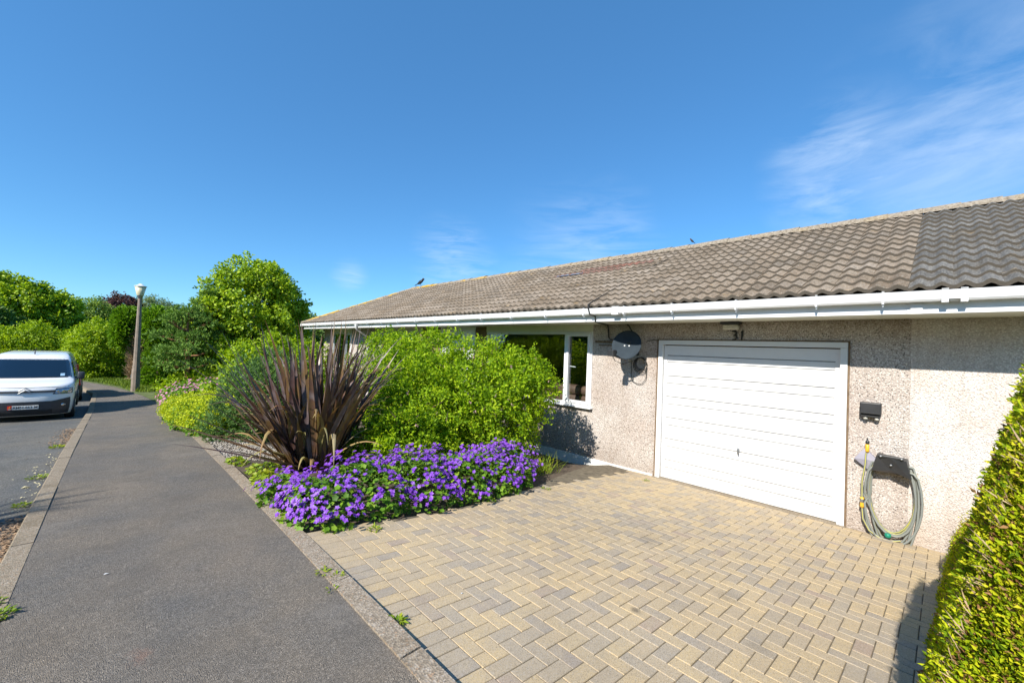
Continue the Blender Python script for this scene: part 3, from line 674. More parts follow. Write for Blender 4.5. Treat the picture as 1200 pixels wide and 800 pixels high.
_hp = hp; hp = npart; ridge_caps((RX, -8, RZ+.02), (RX, YS-.01, RZ+.02), 'ridge_cap', nr, .15); hp = _hp
fa = MB(); fa.box(6.033, 6.058, -8, YS+.009, SOF-.006, 2.30); fa.box(6.022, 6.033, -8, YS+.009, SOF-.009, SOF+.012); npart('fascia', fa, M['fascia'])
fj = MB(); fj.box(6.015, 6.033, .16, .25, SOF-.011, 2.19); npart('fascia_joint', fj, M['upvc'])
so = MB(); so.box(6.061, 6.771, -8, YS+.009, SOF-.002, SOF+.010); npart('soffit', so, M['cream'])
g2 = gutter(-8, YS-.302, nb, npart)
gclip(-.06+.06, .05, g2, npart, 'gutter_union'); gclip(-.06-.07, .05, g2, npart, 'gutter_union')
u = MB(); u.box(5.912, 5.9173, -.15, .02, 2.21, 2.29); npart('gutter_union', u, M['upvc'], g2)
for yy in (-.75, -1.6, -2.5): gclip(yy, .028, g2, npart)
# ================================================================== THINGS ON THE WALL
def thing(name, label, c, loc, group=None): o = empty(name, loc); tag(o, label, c, group); return o
def part(root, name, mb, mat, parent=None, smooth=None, label=None):
    o = mb.build(name, mat, None, smooth=smooth); o.data.transform(root.matrix_basis.inverted()); o.parent = parent or root
    if label: o['label'] = label
    return o
# satellite dish
sd = thing('satellite_dish', 'dark grey oval satellite dish on the wall between window and garage door', 'satellite dish', (6.77, 3.85, 1.6))
n_ = Vector((-.90, -.22, .34)).normalized(); c_ = Vector((6.44, 3.83, 1.70)); sx = n_.cross(Vector((0, 0, 1))).normalized(); sy = sx.cross(n_).normalized()
if sy.z < 0: sy = -sy
dm_ = MB(); rings = 7; seg = 36; v = []
for side in (0, 1):
    for i in range(rings+1):
        t = i/rings
        for k in range(seg):
            an = 2*math.pi*k/seg; q = c_+sx*(math.cos(an)*.258*t)+sy*(math.sin(an)*.27*t)+n_*(.055*t*t-.055-.006*side); v.append(q)
o_ = (rings+1)*seg; fs = []
for s_ in (0, 1):
    for i in range(rings):
        for k in range(seg): fs.append(tuple(s_*o_+q for q in (i*seg+k, i*seg+(k+1) % seg, (i+1)*seg+(k+1) % seg, (i+1)*seg+k)))
for k in range(seg): fs.append((rings*seg+k, rings*seg+(k+1) % seg, o_+rings*seg+(k+1) % seg, o_+rings*seg+k))
dm_.add(v, fs, None, True); dsh = part(sd, 'reflector', dm_, M['dishgrey'])
for dx_ in (-.035, .045): bt = MB(); bt.lathe([(0, .010), (.012, .008), (.014, 0)], c_+sx*dx_+sy*-.0-n_*.052, n_, 8); part(sd, 'bolt', bt, M['upvc'], dsh)
lnb = Vector((6.16, 3.93, 1.55)); am = MB(); am.tube([c_-sy*.27-n_*.02, c_-sy*.29+n_*.05, lnb+Vector((.03, -.01, -.05))], .011, 6); am.tube([c_-n_*.06, c_-n_*.12-sy*.1, c_-sy*.27-n_*.02], .014, 6); part(sd, 'arm', am, M['black'])
lm = MB(); lm.cbox(lnb.x-.06, lnb.x+.06, lnb.y-.055, lnb.y+.055, lnb.z-.06, lnb.z+.05, .01); lm.lathe([(.0, 0), (.03, 0), (.036, .05), (.0, .055)], lnb+Vector((.03, -.01, 0)), (c_-lnb), 14); part(sd, 'receiver_head', lm, M['black'])
bm_ = MB(); bm_.cbox(6.755, 6.779, 3.77, 3.89, 1.52, 1.78, .004); bm_.tube([(6.76, 3.83, 1.64), (6.62, 3.83, 1.64), (6.55, 3.83, 1.68)], .02, 8); bm_.cbox(6.5, 6.6, 3.79, 3.87, 1.6, 1.76, .006); part(sd, 'bracket', bm_, M['black'])
# coil of cable and wires
cc = thing('cable_coil', 'coil of thin black cable hanging under the satellite dish', 'cable', (6.74, 3.72, 1.39))
cm = MB()
for k in range(4):
    pts = []; r = .105+.008*k
    for i in range(29):
        an = 2*math.pi*i/28; pts.append((6.74-.012*k+.006*math.sin(3*an), 3.705+r*.92*math.cos(an)+.004*k, 1.385+r*math.sin(an)-.01*k))
    cm.tube(pts, .0065, 6)
cm.tube([(6.76, 3.90, 1.45), (6.76, 3.90, 1.15), (6.755, 3.88, 1.06), (6.75, 3.78, 1.02), (6.75, 3.68, 1.03), (6.75, 3.61, 1.12), (6.75, 3.6, 1.4)], .0055, 6)
cm.tube([(6.17, 3.93, 1.51), (6.2, 3.9, 1.42), (6.4, 3.87, 1.36), (6.6, 3.8, 1.42), (6.72, 3.75, 1.47)], .0055, 6)
part(cc, 'loops', cm, M['blackrough'])
wc = thing('wall_cable', 'black cable running off the roof over the gutter and down beside the dish', 'cable', (6.76, 4.38, 1.8))
wm_ = MB(); S = lambda s, y, h=.07: (EX+ux*s-uz*h, y, EZ+uz*s+ux*h)
wm_.tube([S(2.9, 4.15, .035), S(2.2, 4.25, .045), S(1.5, 4.3, .04), S(.7, 4.31, .05), S(.1, 4.3, .06), (5.90, 4.28, 2.36), (5.895, 4.27, 2.30), (5.90, 4.24, 2.2), (6.0, 4.19, 2.17), (6.01, 4.19, 2.08), (6.2, 4.25, 2.07), (6.74, 4.42, 2.075), (6.76, 4.415, 2.0), (6.76, 4.40, 1.84), (6.755, 4.36, 1.80), (6.74, 4.1, 1.795)], [.006]*4+[.012]*13, 7); part(wc, 'cable', wm_, M['blackrough'])
w3 = MB(); w3.tube([(6.76, 4.02, 2.08), (6.7, 3.93, 2.03), (6.6, 3.82, 1.93)], .012, 6); part(wc, 'cable_end', w3, M['blackrough'])
w2 = MB(); w2.tube([(6.765, 3.62, 1.78), (6.765, 3.5, 1.80), (6.765, 3.4, 1.795)], .006, 6); part(wc, 'thin_wire', w2, M['blackrough'])
tr_ = MB(); tr_.cbox(6.752, 6.779, 4.12, 4.70, 1.735, 1.775, .004); tr_.cbox(6.757, 6.779, 4.12, 4.62, 1.68, 1.70, .003)
o = tr_.build('cable_trunking', M['rust'], loc=(6.765, 4.4, 1.72)); tag(o, 'short weathered horizontal batten on the wall left of the dish', 'batten')
# bulkhead light
bl = thing('wall_light', 'small bulkhead light with grubby lens under the soffit above the garage door', 'wall light', (6.77, 2.23, 2.04))
m = MB(); m.cbox(6.62, 6.779, 2.10, 2.36, 2.045, 2.084, .006); part(bl, 'base', m, M['black'])
m = MB(); m.cbox(6.64, 6.77, 2.125, 2.335, 1.965, 2.045, .022); part(bl, 'lens', m, M['lamplens'])
# number 31
hn = thing('house_number', 'black metal numerals reading 31 above the garage door', 'house number', (6.77, 2.17, 1.91))
def stroke(pts, w=.015): m = MB(); m.tube([(6.766, y, z) for y, z in pts], [w*.6]+[w]*(len(pts)-2)+[w*.6] if len(pts) > 2 else w, 6); return m
part(hn, 'digit_three', stroke([(2.235, 1.945), (2.195, 1.948), (2.165, 1.93), (2.18, 1.895), (2.205, 1.888), (2.175, 1.88), (2.163, 1.845), (2.19, 1.82), (2.23, 1.818)]), M['black'])
part(hn, 'digit_one', stroke([(2.108, 1.93), (2.088, 1.955), (2.092, 1.89), (2.10, 1.818)]), M['black'])
# twin black socket box
sb = thing('outdoor_socket', 'black weatherproof twin socket box on the wall right of the garage door', 'socket box', (6.77, .60, .97))
m = MB(); m.cbox(6.685, 6.779, .515, .715, .925, 1.065, .012); part(sb, 'cover', m, M['black'])
m = MB(); m.cbox(6.69, 6.779, .525, .705, .885, .925, .006); m.cbox(6.66, 6.71, .52, .71, .93, .94, .003); part(sb, 'base', m, M['blackrough'])
for yy in (.555, .66): m = MB(); m.lathe([(0, -.03), (.022, -.03), (.024, .0), (.0, .0)], (6.725, yy, .885), (0, 0, 1), 12); part(sb, 'connector', m, M['lamplens'])
# hose hanger + hose
hr = thing('hose_hanger', 'black plastic hose hanger fixed low on the wall right of the garage door', 'hose hanger', (6.77, .41, .36))
m = MB(); m.add([(6.779, .545, .46), (6.779, .275, .44), (6.58, .28, .44), (6.58, .54, .46), (6.779, .59, .27), (6.779, .235, .235), (6.60, .24, .235), (6.60, .585, .27), (6.60, .41, .30), (6.56, .41, .45)],
              [(0, 1, 2, 9, 3), (0, 3, 7, 4), (1, 5, 6, 2), (3, 9, 8, 7), (9, 2, 6, 8), (4, 7, 8, 6, 5)])
part(hr, 'saddle', m, M['black'])
m = MB(); m.cbox(6.56, 6.60, .30, .52, .445, .475, .008); part(hr, 'lip', m, M['black'])
for q in ((6.568, .41, .37), (6.556, .50, .46), (6.556, .32, .46)): m = MB(); m.lathe([(0, .012), (.012, .008), (.014, 0)], q, (-1, 0, 0), 8); part(hr, 'screw', m, M['steel'])
hs = thing('garden_hose', 'grey and yellow striped garden hose looped over the black hanger', 'garden hose', (6.68, .4, -.1))
hm = MB(); pts = []
for k in range(7):
    rr = .215+.012*(k % 4); drop = -.40-.052*k+.02*((k*37) % 5); x = 6.74-.022*(k % 4)
    for i in range(26):
        an = 2*math.pi*i/26; yy = .405+rr*math.cos(an)*(1-.0*k)-.018*(k % 3)*math.cos(an+.5); z = math.sin(an)
        zz = (.29+.03*math.cos(k)+.05*z) if z > .55 else (.29+(z-.55)*(-drop+.29+.05)/1.55*1.0)
        wob = .01*math.sin(2*an+k*1.3)
        pts.append((x+.008*math.sin(3*an+k), yy+wob, zz+.3*0))
def hose_tube(mb, pts, r=.0115, n=10):
    b = len(mb.f); mb.tube(pts, r, n)
    L = len(pts)-1
    for i in range(L*n): mb.r[b+i] = 1. if (i % n) in (2, 7) else 0.
hose_tube(hm, pts)
hose_tube(hm, [(6.70, .645, .45), (6.69, .65, .3), (6.69, .675, .1), (6.69, .672, -.1)])
hose_tube(hm, [(6.69, .672, -.2), (6.69, .66, -.35), (6.68, .6, -.47), (6.67, .5, -.525), (6.67, .4, -.53), (6.68, .32, -.50)])
part(hs, 'hose', hm, M['hose'])
m = MB(); m.lathe([(0, -.06), (.016, -.06), (.02, -.05), (.02, .03), (.014, .035), (0, .035)], (6.70, .635, .52), (0, 0, 1), 12); hc = part(hs, 'yellow_connector', m, M['yellow'])
m = MB(); m.lathe([(.013, .035), (.02, .045), (.02, .07), (.01, .08), (.006, .11), (0, .11)], (6.70, .635, .52), (0, 0, 1), 12); part(hs, 'nozzle', m, M['black'])
m = MB(); m.lathe([(0, -.07), (.018, -.07), (.023, -.05), (.02, -.01), (.02, .055), (0, .06)], (6.69, .672, -.15), (0, 0, 1), 12); part(hs, 'yellow_coupling', m, M['yellow'])
m = MB(); m.lathe([(.0235, -.025), (.0245, -.02), (.0245, .01), (.0235, .015)], (6.69, .672, -.13), (0, 0, 1), 12); part(hs, 'coupling_band', m, M['steel'])
m = MB(); m.lathe([(0, -.02), (.02, -.02), (.03, -.008), (.03, .02), (.022, .03), (0, .03)], (6.66, .43, -.475), (0, 0, 1), 14); part(hs, 'green_tap_fitting', m, M['green'])
m = MB(); m.add([(6.70, .76, .36), (6.74, .60, .22), (6.73, .50, .34), (6.70, .66, .50), (6.76, .76, .36), (6.779, .60, .22), (6.779, .50, .34), (6.76, .66, .50), (6.69, .63, .37)], [(0, 1, 8), (1, 2, 8), (2, 3, 8), (3, 0, 8), (0, 1, 5, 4), (1, 2, 6, 5), (2, 3, 7, 6), (3, 0, 4, 7)])
o = m.build('meter_pouch', M['fabric'], loc=(6.77, .63, .36)); tag(o, 'tilted grey box cover on the wall behind the hose', 'box cover')
m = MB(); m.tube([(6.67, .50, -.555), (6.69, .36, -.552), (6.66, .18, -.548), (6.69, .1, -.545)], .008, 6)
o = m.build('white_pipe', M['plinth'], loc=(6.67, .3, -.55)); tag(o, 'thin pale pipe lying along the wall foot beneath the hose', 'pipe')
# ================================================================== BIRDS
def bird(name, label, loc, s, mat, yaw):
    root = thing(name, label, 'bird', loc); root.rotation_euler = (0, 0, yaw)
    bm = bmesh.new(); bmesh.ops.create_uvsphere(bm, u_segments=14, v_segments=9, radius=1)
    for q in bm.verts:
        x, y, z = q.co; x2 = x*.17; taper = 1-.45*max(0, -x)
        q.co = Vector((x2, y*.065*taper, z*.075*taper+.13+x*.075))
    mb = MB(); mb.bm(bm, None, True)
    bm = bmesh.new(); bmesh.ops.create_uvsphere(bm, u_segments=12, v_segments=8, radius=.048)
    for q in bm.verts: q.co += Vector((.165, 0, .245))
    mb.bm(bm, None, True); mb.tube([(.09, 0, .17), (.165, 0, .24)], [.05, .04], 8)
    mb.tube([(.20, 0, .245), (.245, 0, .237), (.265, 0, .23)], [.018, .01, .002], 6)
    mb.add([(-.10, -.035, .085), (-.10, .035, .085), (-.29, .03, -.0), (-.29, -.03, -.0), (-.1, 0, .11), (-.28, 0, .015)], [(0, 1, 2, 3), (0, 4, 5, 3), (1, 4, 5, 2), (0, 1, 4), (2, 3, 5)])
    mb.tube([(.02, .025, .08), (.03, .025, 0)], .006, 5); mb.tube([(.02, -.025, .08), (.03, -.025, 0)], .006, 5)
    mb.v = [(a*s, b*s, c*s) for a, b, c in mb.v]; mb.build('body', mat, root)
bird('crow', 'black crow perched where the roof ridge meets the far hip', (9.40, 15.6, 4.115), 1.05, M['birdm'], R_(-75))
bird('sparrow', 'tiny brown bird perched on the middle of the roof ridge', (9.40, 4.0, 4.115), .32, M['birdb'], R_(160))
# ================================================================== LAMP POST
lp = thing('street_lamp', 'tapered weathered street lamp post with cream bowl lantern at the path end', 'street lamp', (.80, 24.3, -.92))
def loc_part(root, name, mb, mat, parent=None, smooth=None): o = mb.build(name, mat, parent or root, smooth=smooth); return o
m = MB(); m.lathe([(.155, -.1), (.155, .0), (.15, .9), (.12, 1.2), (.07, 4.05), (.075, 4.08), (0, 4.08)], (0, 0, 0), n=10, smooth=False); loc_part(lp, 'post', m, M['concpost'])
m = MB(); m.lathe([(.075, 4.05), (.10, 4.09), (.10, 4.16), (.12, 4.17)], (0, 0, 0), n=16); loc_part(lp, 'collar', m, M['steel'])
m = MB(); m.lathe([(.11, 4.165), (.125, 4.2), (.195, 4.55), (.0, 4.551)], (0, 0, 0), n=20); loc_part(lp, 'bowl', m, M['lamp'])
m = MB(); m.lathe([(.20, 4.55), (.225, 4.56), (.22, 4.58), (.12, 4.61), (.05, 4.68), (0, 4.69)], (0, 0, 0), n=20); loc_part(lp, 'cap', m, M['fascia'])
m = MB(); m.box(-.157, -.147, -.05, .03, .55, .75); loc_part(lp, 'label_plate', m, M['plateW'])
# ================================================================== VEHICLES
def interp(x, xs, ys): return float(np.interp(x, xs, ys))
class Body:
    """plan rings (superellipse nose and tail) stacked over z"""
    def __init__(s, zs, yf, yr, w, cf, cr, nf=2.8, nr=4):
        s.zs, s.yf_, s.yr_, s.w_, s.cf_, s.cr_, s.nf, s.nr = zs, yf, yr, w, cf, cr, nf, nr
    def g(s, z, a): return interp(z, s.zs, a)
    def front(s, x, z):
        w = s.g(z, s.w_); t = min(1, abs(x)/w); return s.g(z, s.yf_)+s.g(z, s.cf_)*(1-(1-t**s.nf)**(1/s.nf))
    def rear(s, x, z):
        w = s.g(z, s.w_); t = min(1, abs(x)/w); return s.g(z, s.yr_)-s.g(z, s.cr_)*(1-(1-t**s.nr)**(1/s.nr))
    def side(s, z): return s.g(z, s.w_)
    def ring(s, z, off=0):
        w, yf, yr, cf, cr = (s.g(z, q) for q in (s.w_, s.yf_, s.yr_, s.cf_, s.cr_)); P = []
        for i in range(25):
            th = math.pi*i/24; cx, sn = -math.cos(th), math.sin(th)
            P.append((w*math.copysign(abs(cx)**(2/s.nf), cx), yf+cf*(1-sn**(2/s.nf)), z))
        for i in range(15):
            th = math.pi*i/14; cx, sn = math.cos(th), math.sin(th)
            P.append((w*math.copysign(abs(cx)**(2/s.nr), cx), yr-cr*(1-sn**(2/s.nr)), z))
        return P
    def mesh(s, zlist, smooth=True):
        mb = MB(); rs = [s.ring(z) for z in zlist]; n = len(rs[0]); v = [p for r in rs for p in r]
        mb.add(v, [(j*n+i, j*n+(i+1) % n, (j+1)*n+(i+1) % n, (j+1)*n+i) for j in range(len(rs)-1) for i in range(n)], None, smooth)
        top = rs[-1]; mb.add(top, [tuple(range(n))], None, smooth); mb.add(rs[0], [tuple(range(n))[::-1]]); return mb
    def patch(s, x0, x1, z0, z1, off=.006, nx=12, nz=6, fx=None):
        """patch hugging the nose; x0/x1 may be functions of z"""
        mb = MB(); v = []
        for j in range(nz+1):
            z = z0+(z1-z0)*j/nz; a = x0(z) if callable(x0) else x0; b = x1(z) if callable(x1) else x1
            for i in range(nx+1): x = a+(b-a)*i/nx; v.append((x, s.front(x, z)-off, z))
        mb.add(v, [(j*(nx+1)+i, j*(nx+1)+i+1, (j+1)*(nx+1)+i+1, (j+1)*(nx+1)+i) for j in range(nz) for i in range(nx)], None, True); return mb
    def sidepatch(s, sg, ys, z0, z1, off=.005):
        mb = MB(); v = []; nz = 5
        for j in range(nz+1):
            z = z0+(z1-z0)*j/nz; a, b = ys(j/nz)
            for i in range(5): v.append((sg*(s.side(z)+off), a+(b-a)*i/4, z))
        mb.add(v, [(j*5+i, j*5+i+1, (j+1)*5+i+1, (j+1)*5+i) for j in range(nz) for i in range(4)], None, True); return mb
def wheel(root, x, y, r=.31, w=.19, sg=1):
    m = MB(); m.lathe([(r*.62, -w/2), (r*.93, -w/2), (r, -w/2+.03), (r, w/2-.03), (r*.93, w/2), (r*.62, w/2)], (x, y, r), (1, 0, 0), 26)
    wl = m.build('wheel', M['blackrough'], root)
    m = MB(); e = sg*(w/2-.02); m.lathe([(0, e+sg*.01), (r*.18, e+sg*.012), (r*.3, e-sg*.01), (r*.55, e), (r*.64, e+sg*.015)], (x, y, r), (1, 0, 0), 20)
    for k in range(5):
        a = 2*math.pi*k/5; m.tube([(x+e+sg*.006, y+math.cos(a)*r*.15, r+math.sin(a)*r*.15), (x+e+sg*.01, y+math.cos(a)*r*.58, r+math.sin(a)*r*.58)], .022, 5)
    m.build('rim', M['steel'], wl)
def text_mesh(s, size, mat, name, parent, loc, rot, ext=.001):
    cu = bpy.data.curves.new('txt', 'FONT'); cu.body = s; cu.size = size; cu.align_x = 'CENTER'; cu.align_y = 'CENTER'; cu.extrude = ext; cu.offset = .0012
    ob = bpy.data.objects.new('txt', cu); COL.objects.link(ob); bpy.context.view_layer.update()
    me = bpy.data.meshes.new_from_object(ob.evaluated_get(bpy.context.evaluated_depsgraph_get())); bpy.data.objects.remove(ob)
    me.name = name; me.materials.clear(); me.materials.append(mat)
    o = bpy.data.objects.new(name, me); COL.objects.link(o); o.parent = parent; o.location = loc; o.rotation_euler = rot; return o
van = thing('parked_van', 'white van parked facing the camera beside the kerb, registration RMN-663-M', 'van', (-1.50, 15.75, zg(16.5)-.11)); van.rotation_euler = (0, 0, R_(1))
zl = [.17, .30, .50, .62, .78, .88, .94, .99, 1.03, 1.07, 1.30, 1.52, 1.60, 1.65, 1.685, 1.695]
B = Body(zl,
         [.10, .02, .0, .0, .03, .08, .16, .40, .66, .76, 1.12, 1.46, 1.62, 1.80, 2.2, 2.5],
         [3.95, 4.0, 4.02, 4.02, 4.02, 4.02, 4.02, 4.02, 4.02, 4.02, 3.98, 3.93, 3.90, 3.84, 3.7, 3.5],
         [.79, .82, .835, .84, .84, .835, .83, .82, .81, .80, .755, .70, .67, .63, .56, .45],
         [.55, .55, .52, .5, .5, .5, .5, .45, .4, .36, .30, .26, .26, .3, .4, .5], [.15]*16)
zfine = sorted(set(zl+[.23, .4, .7, .83, .91, .965, 1.01, 1.05, 1.15, 1.22, 1.38, 1.45, 1.56, 1.63, 1.67]))
B.mesh(zfine).build('body', M['vanwhite'], van)
B.patch(lambda z: -B.side(z)*.925, lambda z: B.side(z)*.925, 1.085, 1.52, .006, 16, 10).build('windscreen', M['carglass'], van)
# dark rubber edge round the windscreen, same sheet also paints the cabin darkness behind
B.patch(lambda z: -B.side(z)*.945, lambda z: B.side(z)*.945, 1.065, 1.535, .003, 16, 10).build('seal_and_cabin_dark', M['vangrey'], van)
bp = B.patch(lambda z: -B.side(z)*(.995), lambda z: B.side(z)*(.995), .18, .53, .012, 24, 8); 
bumper = bp.build('bumper', M['vangrey'], van)
for sg in (-1, 1):
    m = MB()
    for sl in ((.53, .60),):
        v = []
        for j in range(5):
            z = sl[0]+(sl[1]-sl[0])*j/4
            for i in range(6): x = sg*(.45+(.385+.0*j)*i/5-(.0)); x = sg*min(abs(x), B.side(z)*.995); lim = .45+.30*j/4; x = sg*max(abs(x), min(lim, B.side(z)*.99)); v.append((x, B.front(x, z)-.012, z))
        m.add(v, [(j*6+i, j*6+i+1, (j+1)*6+i+1, (j+1)*6+i) for j in range(4) for i in range(5)], None, True)
    m.build('bumper_corner', M['vangrey'], van)
gr = B.patch(-.46, .46, .20, .315, .018, 16, 2).build('lower_grille', M['blackrough'], bumper)
m = MB()
for k in range(4): z = .212+.03*k; m.tube([(x, B.front(x, z)-.024, z) for x in np.linspace(-.45, .45, 13)], .004, 5)
m.build('grille_slat', M['vangrey'], bumper)
for sg in (-1, 1):
    m = MB(); m.lathe([(0, .01), (.03, .01), (.038, 0), (.0, -.01)], (sg*.64, B.front(sg*.64, .42)-.02, .42), (sg*.35, -1, 0), 12); m.cbox(sg*.64-.055, sg*.64+.055, B.front(.64, .42)-.022, B.front(.64, .42)-.0, .41, .435, .004); m.build('fog_light', M['chrome'], van)
    # headlight
    xa = .46; f0 = lambda z: sg*(xa+.05*(z-.70)/.14); f1 = lambda z: sg*(B.side(z)*.955)
    B.patch(f0, f1, .70, .845, .010, 10, 4).build('headlight', M['vangrey'], van)
    hl = B.patch(lambda z: sg*(xa+.03+.05*(z-.70)/.14), lambda z: sg*(B.side(z)*.935), .715, .83, .016, 10, 4).build('headlight_lens', M['lens'], van)
    for q in (.54, .64, .73): m = MB(); m.lathe([(0, .006), (.02, .01), (.035, 0)], (sg*q, B.front(q, .775)-.018, .775), (sg*.3, -1, 0), 12); m.build('reflector', M['chrome'], hl)
    # mirror
    mr = MB(); mr.cbox(min(sg*.86, sg*1.0), max(sg*.86, sg*1.0), 1.02, 1.15, 1.0, 1.20, .03); mr.tube([(sg*.79, 1.1, 1.04), (sg*.9, 1.09, 1.06)], .03, 6); mr.build('wing_mirror', M['vangrey'], van, smooth=True)
    B.sidepatch(sg, lambda t: (1.05+.42*t, 1.95), 1.08, 1.48).build('side_window', M['carglass'], van)
    B.sidepatch(sg, lambda t: (1.30, 3.25), .30, .40, .012).build('side_moulding', M['vangrey'], van)
    B.sidepatch(sg, lambda t: (.60+.55*t, 1.02+.5*t), .75, .77, .004).build('body_crease', M['vangrey'], van)
    m = MB(); m.cbox(min(sg*.835, sg*.86), max(sg*.835, sg*.86), 1.78, 1.93, .93, .96, .006); m.build('door_handle', M['vangrey'], van)
    for yy in (.75, 3.25):
        m = MB(); vs = []
        for k in range(15):
            a = math.pi*k/14; vs += [(sg*.845, yy+math.cos(a)*.36, .31+math.sin(a)*.36), (sg*.845, yy+math.cos(a)*.30, .31+math.sin(a)*.30), (sg*.70, yy+math.cos(a)*.36, .31+math.sin(a)*.36)]
        m.add(vs, [(3*k, 3*k+1, 3*k+4, 3*k+3) for k in range(14)]+[(3*k, 3*k+2, 3*k+5, 3*k+3) for k in range(14)]); m.build('wheel_arch', M['vangrey'], van)
        wheel(van, sg*.755, yy, .305, .19, sg)
    # tail light
    m = MB(); m.cbox(min(sg*.72, sg*.815), max(sg*.72, sg*.815), 3.9, 4.03, .75, 1.25, .01); m.build('tail_light', M['redglass'], van)
# emblem: double chevron with long chrome wings
for z in (.745, .80):
    m = MB(); m.tube([(x, B.front(x, z)-.016, z) for x in np.linspace(-.52, .52, 15)], .0075, 6); m.build('grille_bar', M['chrome'], van)
m = MB(); B_ = B.patch(-.5, .5, .755, .79, .012, 14, 1); B_.build('grille_slot', M['blackrough'], van)
m = MB()
for dz in (0, .055):
    for sg in (-1, 1): m.tube([(sg*.115, B.front(.1, .76)-.03, .735+dz), (sg*.05, B.front(.0, .76)-.034, .785+dz), (0, B.front(0, .76)-.036, .812+dz)], [.008, .012, .012], 6)
m.build('chevron_emblem', M['steel'], van)
yp = B.front(0, .35)-.03
m = MB(); m.cbox(-.20, .235, yp-.004, yp+.02, .35, .44, .003); pt = m.build('number_plate', M['plateW'], van)
m = MB(); m.cbox(-.268, -.198, yp-.006, yp+.02, .35, .44, .003); pr = m.build('plate_band', M['plateR'], pt)
m = MB()
for k in range(3):                                         # three bent legs emblem, very small
    a = R_(90+120*k); d = Vector((math.cos(a), math.sin(a))); e = Vector((math.cos(a-1.1), math.sin(a-1.1)))
    p0 = Vector((-.233, .402)); p1 = p0+d*.016; p2 = p1+e*.013
    m.tube([(q.x, yp-.008, q.y) for q in (p0, p1, p2)], .0042, 5)
m.build('legs_emblem', M['yellow'], pt)
m = MB(); m.box(-.255, -.213, yp-.0085, yp-.0062, .358, .370); m.build('plate_code', M['plateW'], pt)
text_mesh('RMN-663-M', .080, M['blackrough'], 'plate_letters', pt, (.018, yp-.0055, .395), (R_(90), 0, 0))
m = MB(); m.tube([(.0, 1.75, 1.66), (-.0, 1.78, 1.72), (.01, 1.9, 1.82)], [.018, .008, .004], 6); m.build('aerial', M['black'], van)
xq = .60; m = B.patch(xq-.06, xq+.02, 1.11, 1.17, .012, 2, 2); m.build('windscreen_sticker', plain('sticker_pale_blue', (.35, .55, .72), .5), van)
m = MB(); m.tube([(x, B.front(x, 1.07)-.012+.004*abs(x), 1.075+.015*math.sin(x*5)) for x in np.linspace(-.6, .5, 9)], .006, 5); m.build('wiper', M['black'], van)
m = B.patch(-.74, .74, .872, .880, .003, 16, 1); m.build('bonnet_seam', M['vangrey'], van)
m = MB(); m.cbox(-.70, .70, .95, 1.5, .98, 1.085, .03); m.build('dashboard', M['blackrough'], van)
# two cars mostly hidden behind the van
def car(label, loc, yaw, mat, hw=.80):
    c = thing('parked_car', label, 'car', loc); c.rotation_euler = (0, 0, yaw)
    z = [.18, .35, .6, .8, .92, 1.0, 1.2, 1.38, 1.45, 1.48]
    b = Body(z, [.08, .0, .0, .04, .05, .25, .45, .7, .85, 1.1], [4.0, 4.0, 4.0, 3.95, 3.4, 2.9, 2.6, 2.3, 2.2, 2.0], [hw*.95, hw, hw, hw*.98, hw*.97, hw*.93, hw*.85, hw*.77, hw*.72, hw*.6], [.3]*10, [.5]*10, 3.4, 3)
    b.mesh(sorted(set(z+[.27, .5, .7, .86, .96, 1.1, 1.3, 1.42]))).build('body', mat, c)
    b.patch(lambda q: -b.side(q)*.88, lambda q: b.side(q)*.88, 1.0, 1.38, .006, 10, 5).build('rear_window', M['carglass'], c)
    b.patch(lambda q: -b.side(q)*.96, lambda q: b.side(q)*.96, .2, .42, .008, 12, 3).build('bumper', M['vangrey'], c)
    for sg in (-1, 1):
        b.patch(lambda q: sg*b.side(q)*.82, lambda q: sg*b.side(q)*.998, .62, 1.22, .012, 6, 6).build('tail_light', M['redglass'], c)
        b.sidepatch(sg, lambda t: (.75+.35*t, 2.6-.4*t), .98, 1.36).build('side_window', M['carglass'], c)
        for yy in (.75, 3.1): wheel(c, sg*(hw-.07), yy, .29, .17, sg)
    return c
car('dark grey car with red tail light parked just beyond the white van', (-1.52, 21.6, zg(22.5)-.11), R_(2), M['vangrey'], .80)
car('white car on the far side of the road, its roof edge left of the van', (-4.15, 21.3, zg(22)-.06), R_(2), M['vanwhite'], .82)
# ================================================================== PLANTS NEAR THE DRIVE
# big bright green shrub
SB = [((4.95, 5.85, .45), (.90, 1.15, 1.15)), ((4.35, 5.75, .1), (.80, .95, .95)), ((4.8, 7.3, .75), (.95, 1.3, 1.02)), ((4.6, 8.7, .75), (.85, 1.1, .95)), ((3.55, 5.75, -.05), (.55, .7, .62)), ((3.05, 5.55, -.12), (.42, .5, .46)), ((2.8, 5.9, -.15), (.35, .6, .42)), ((3.05, 5.35, .08), (.42, .42, .52)), ((5.15, 5.1, .95), (.5, .6, .52)), ((4.0, 6.6, .5), (.8, .9, .9))]
bnd = lambda C: (C[:, 0] < 6.45) & (C[:, 2] > -.75)
V, T = foliage(SB, 4300, .125, 34, .060, .030, ground=-.62, lo=.84, hi=1.12, lump=.17, bound=bnd, infill=.33)
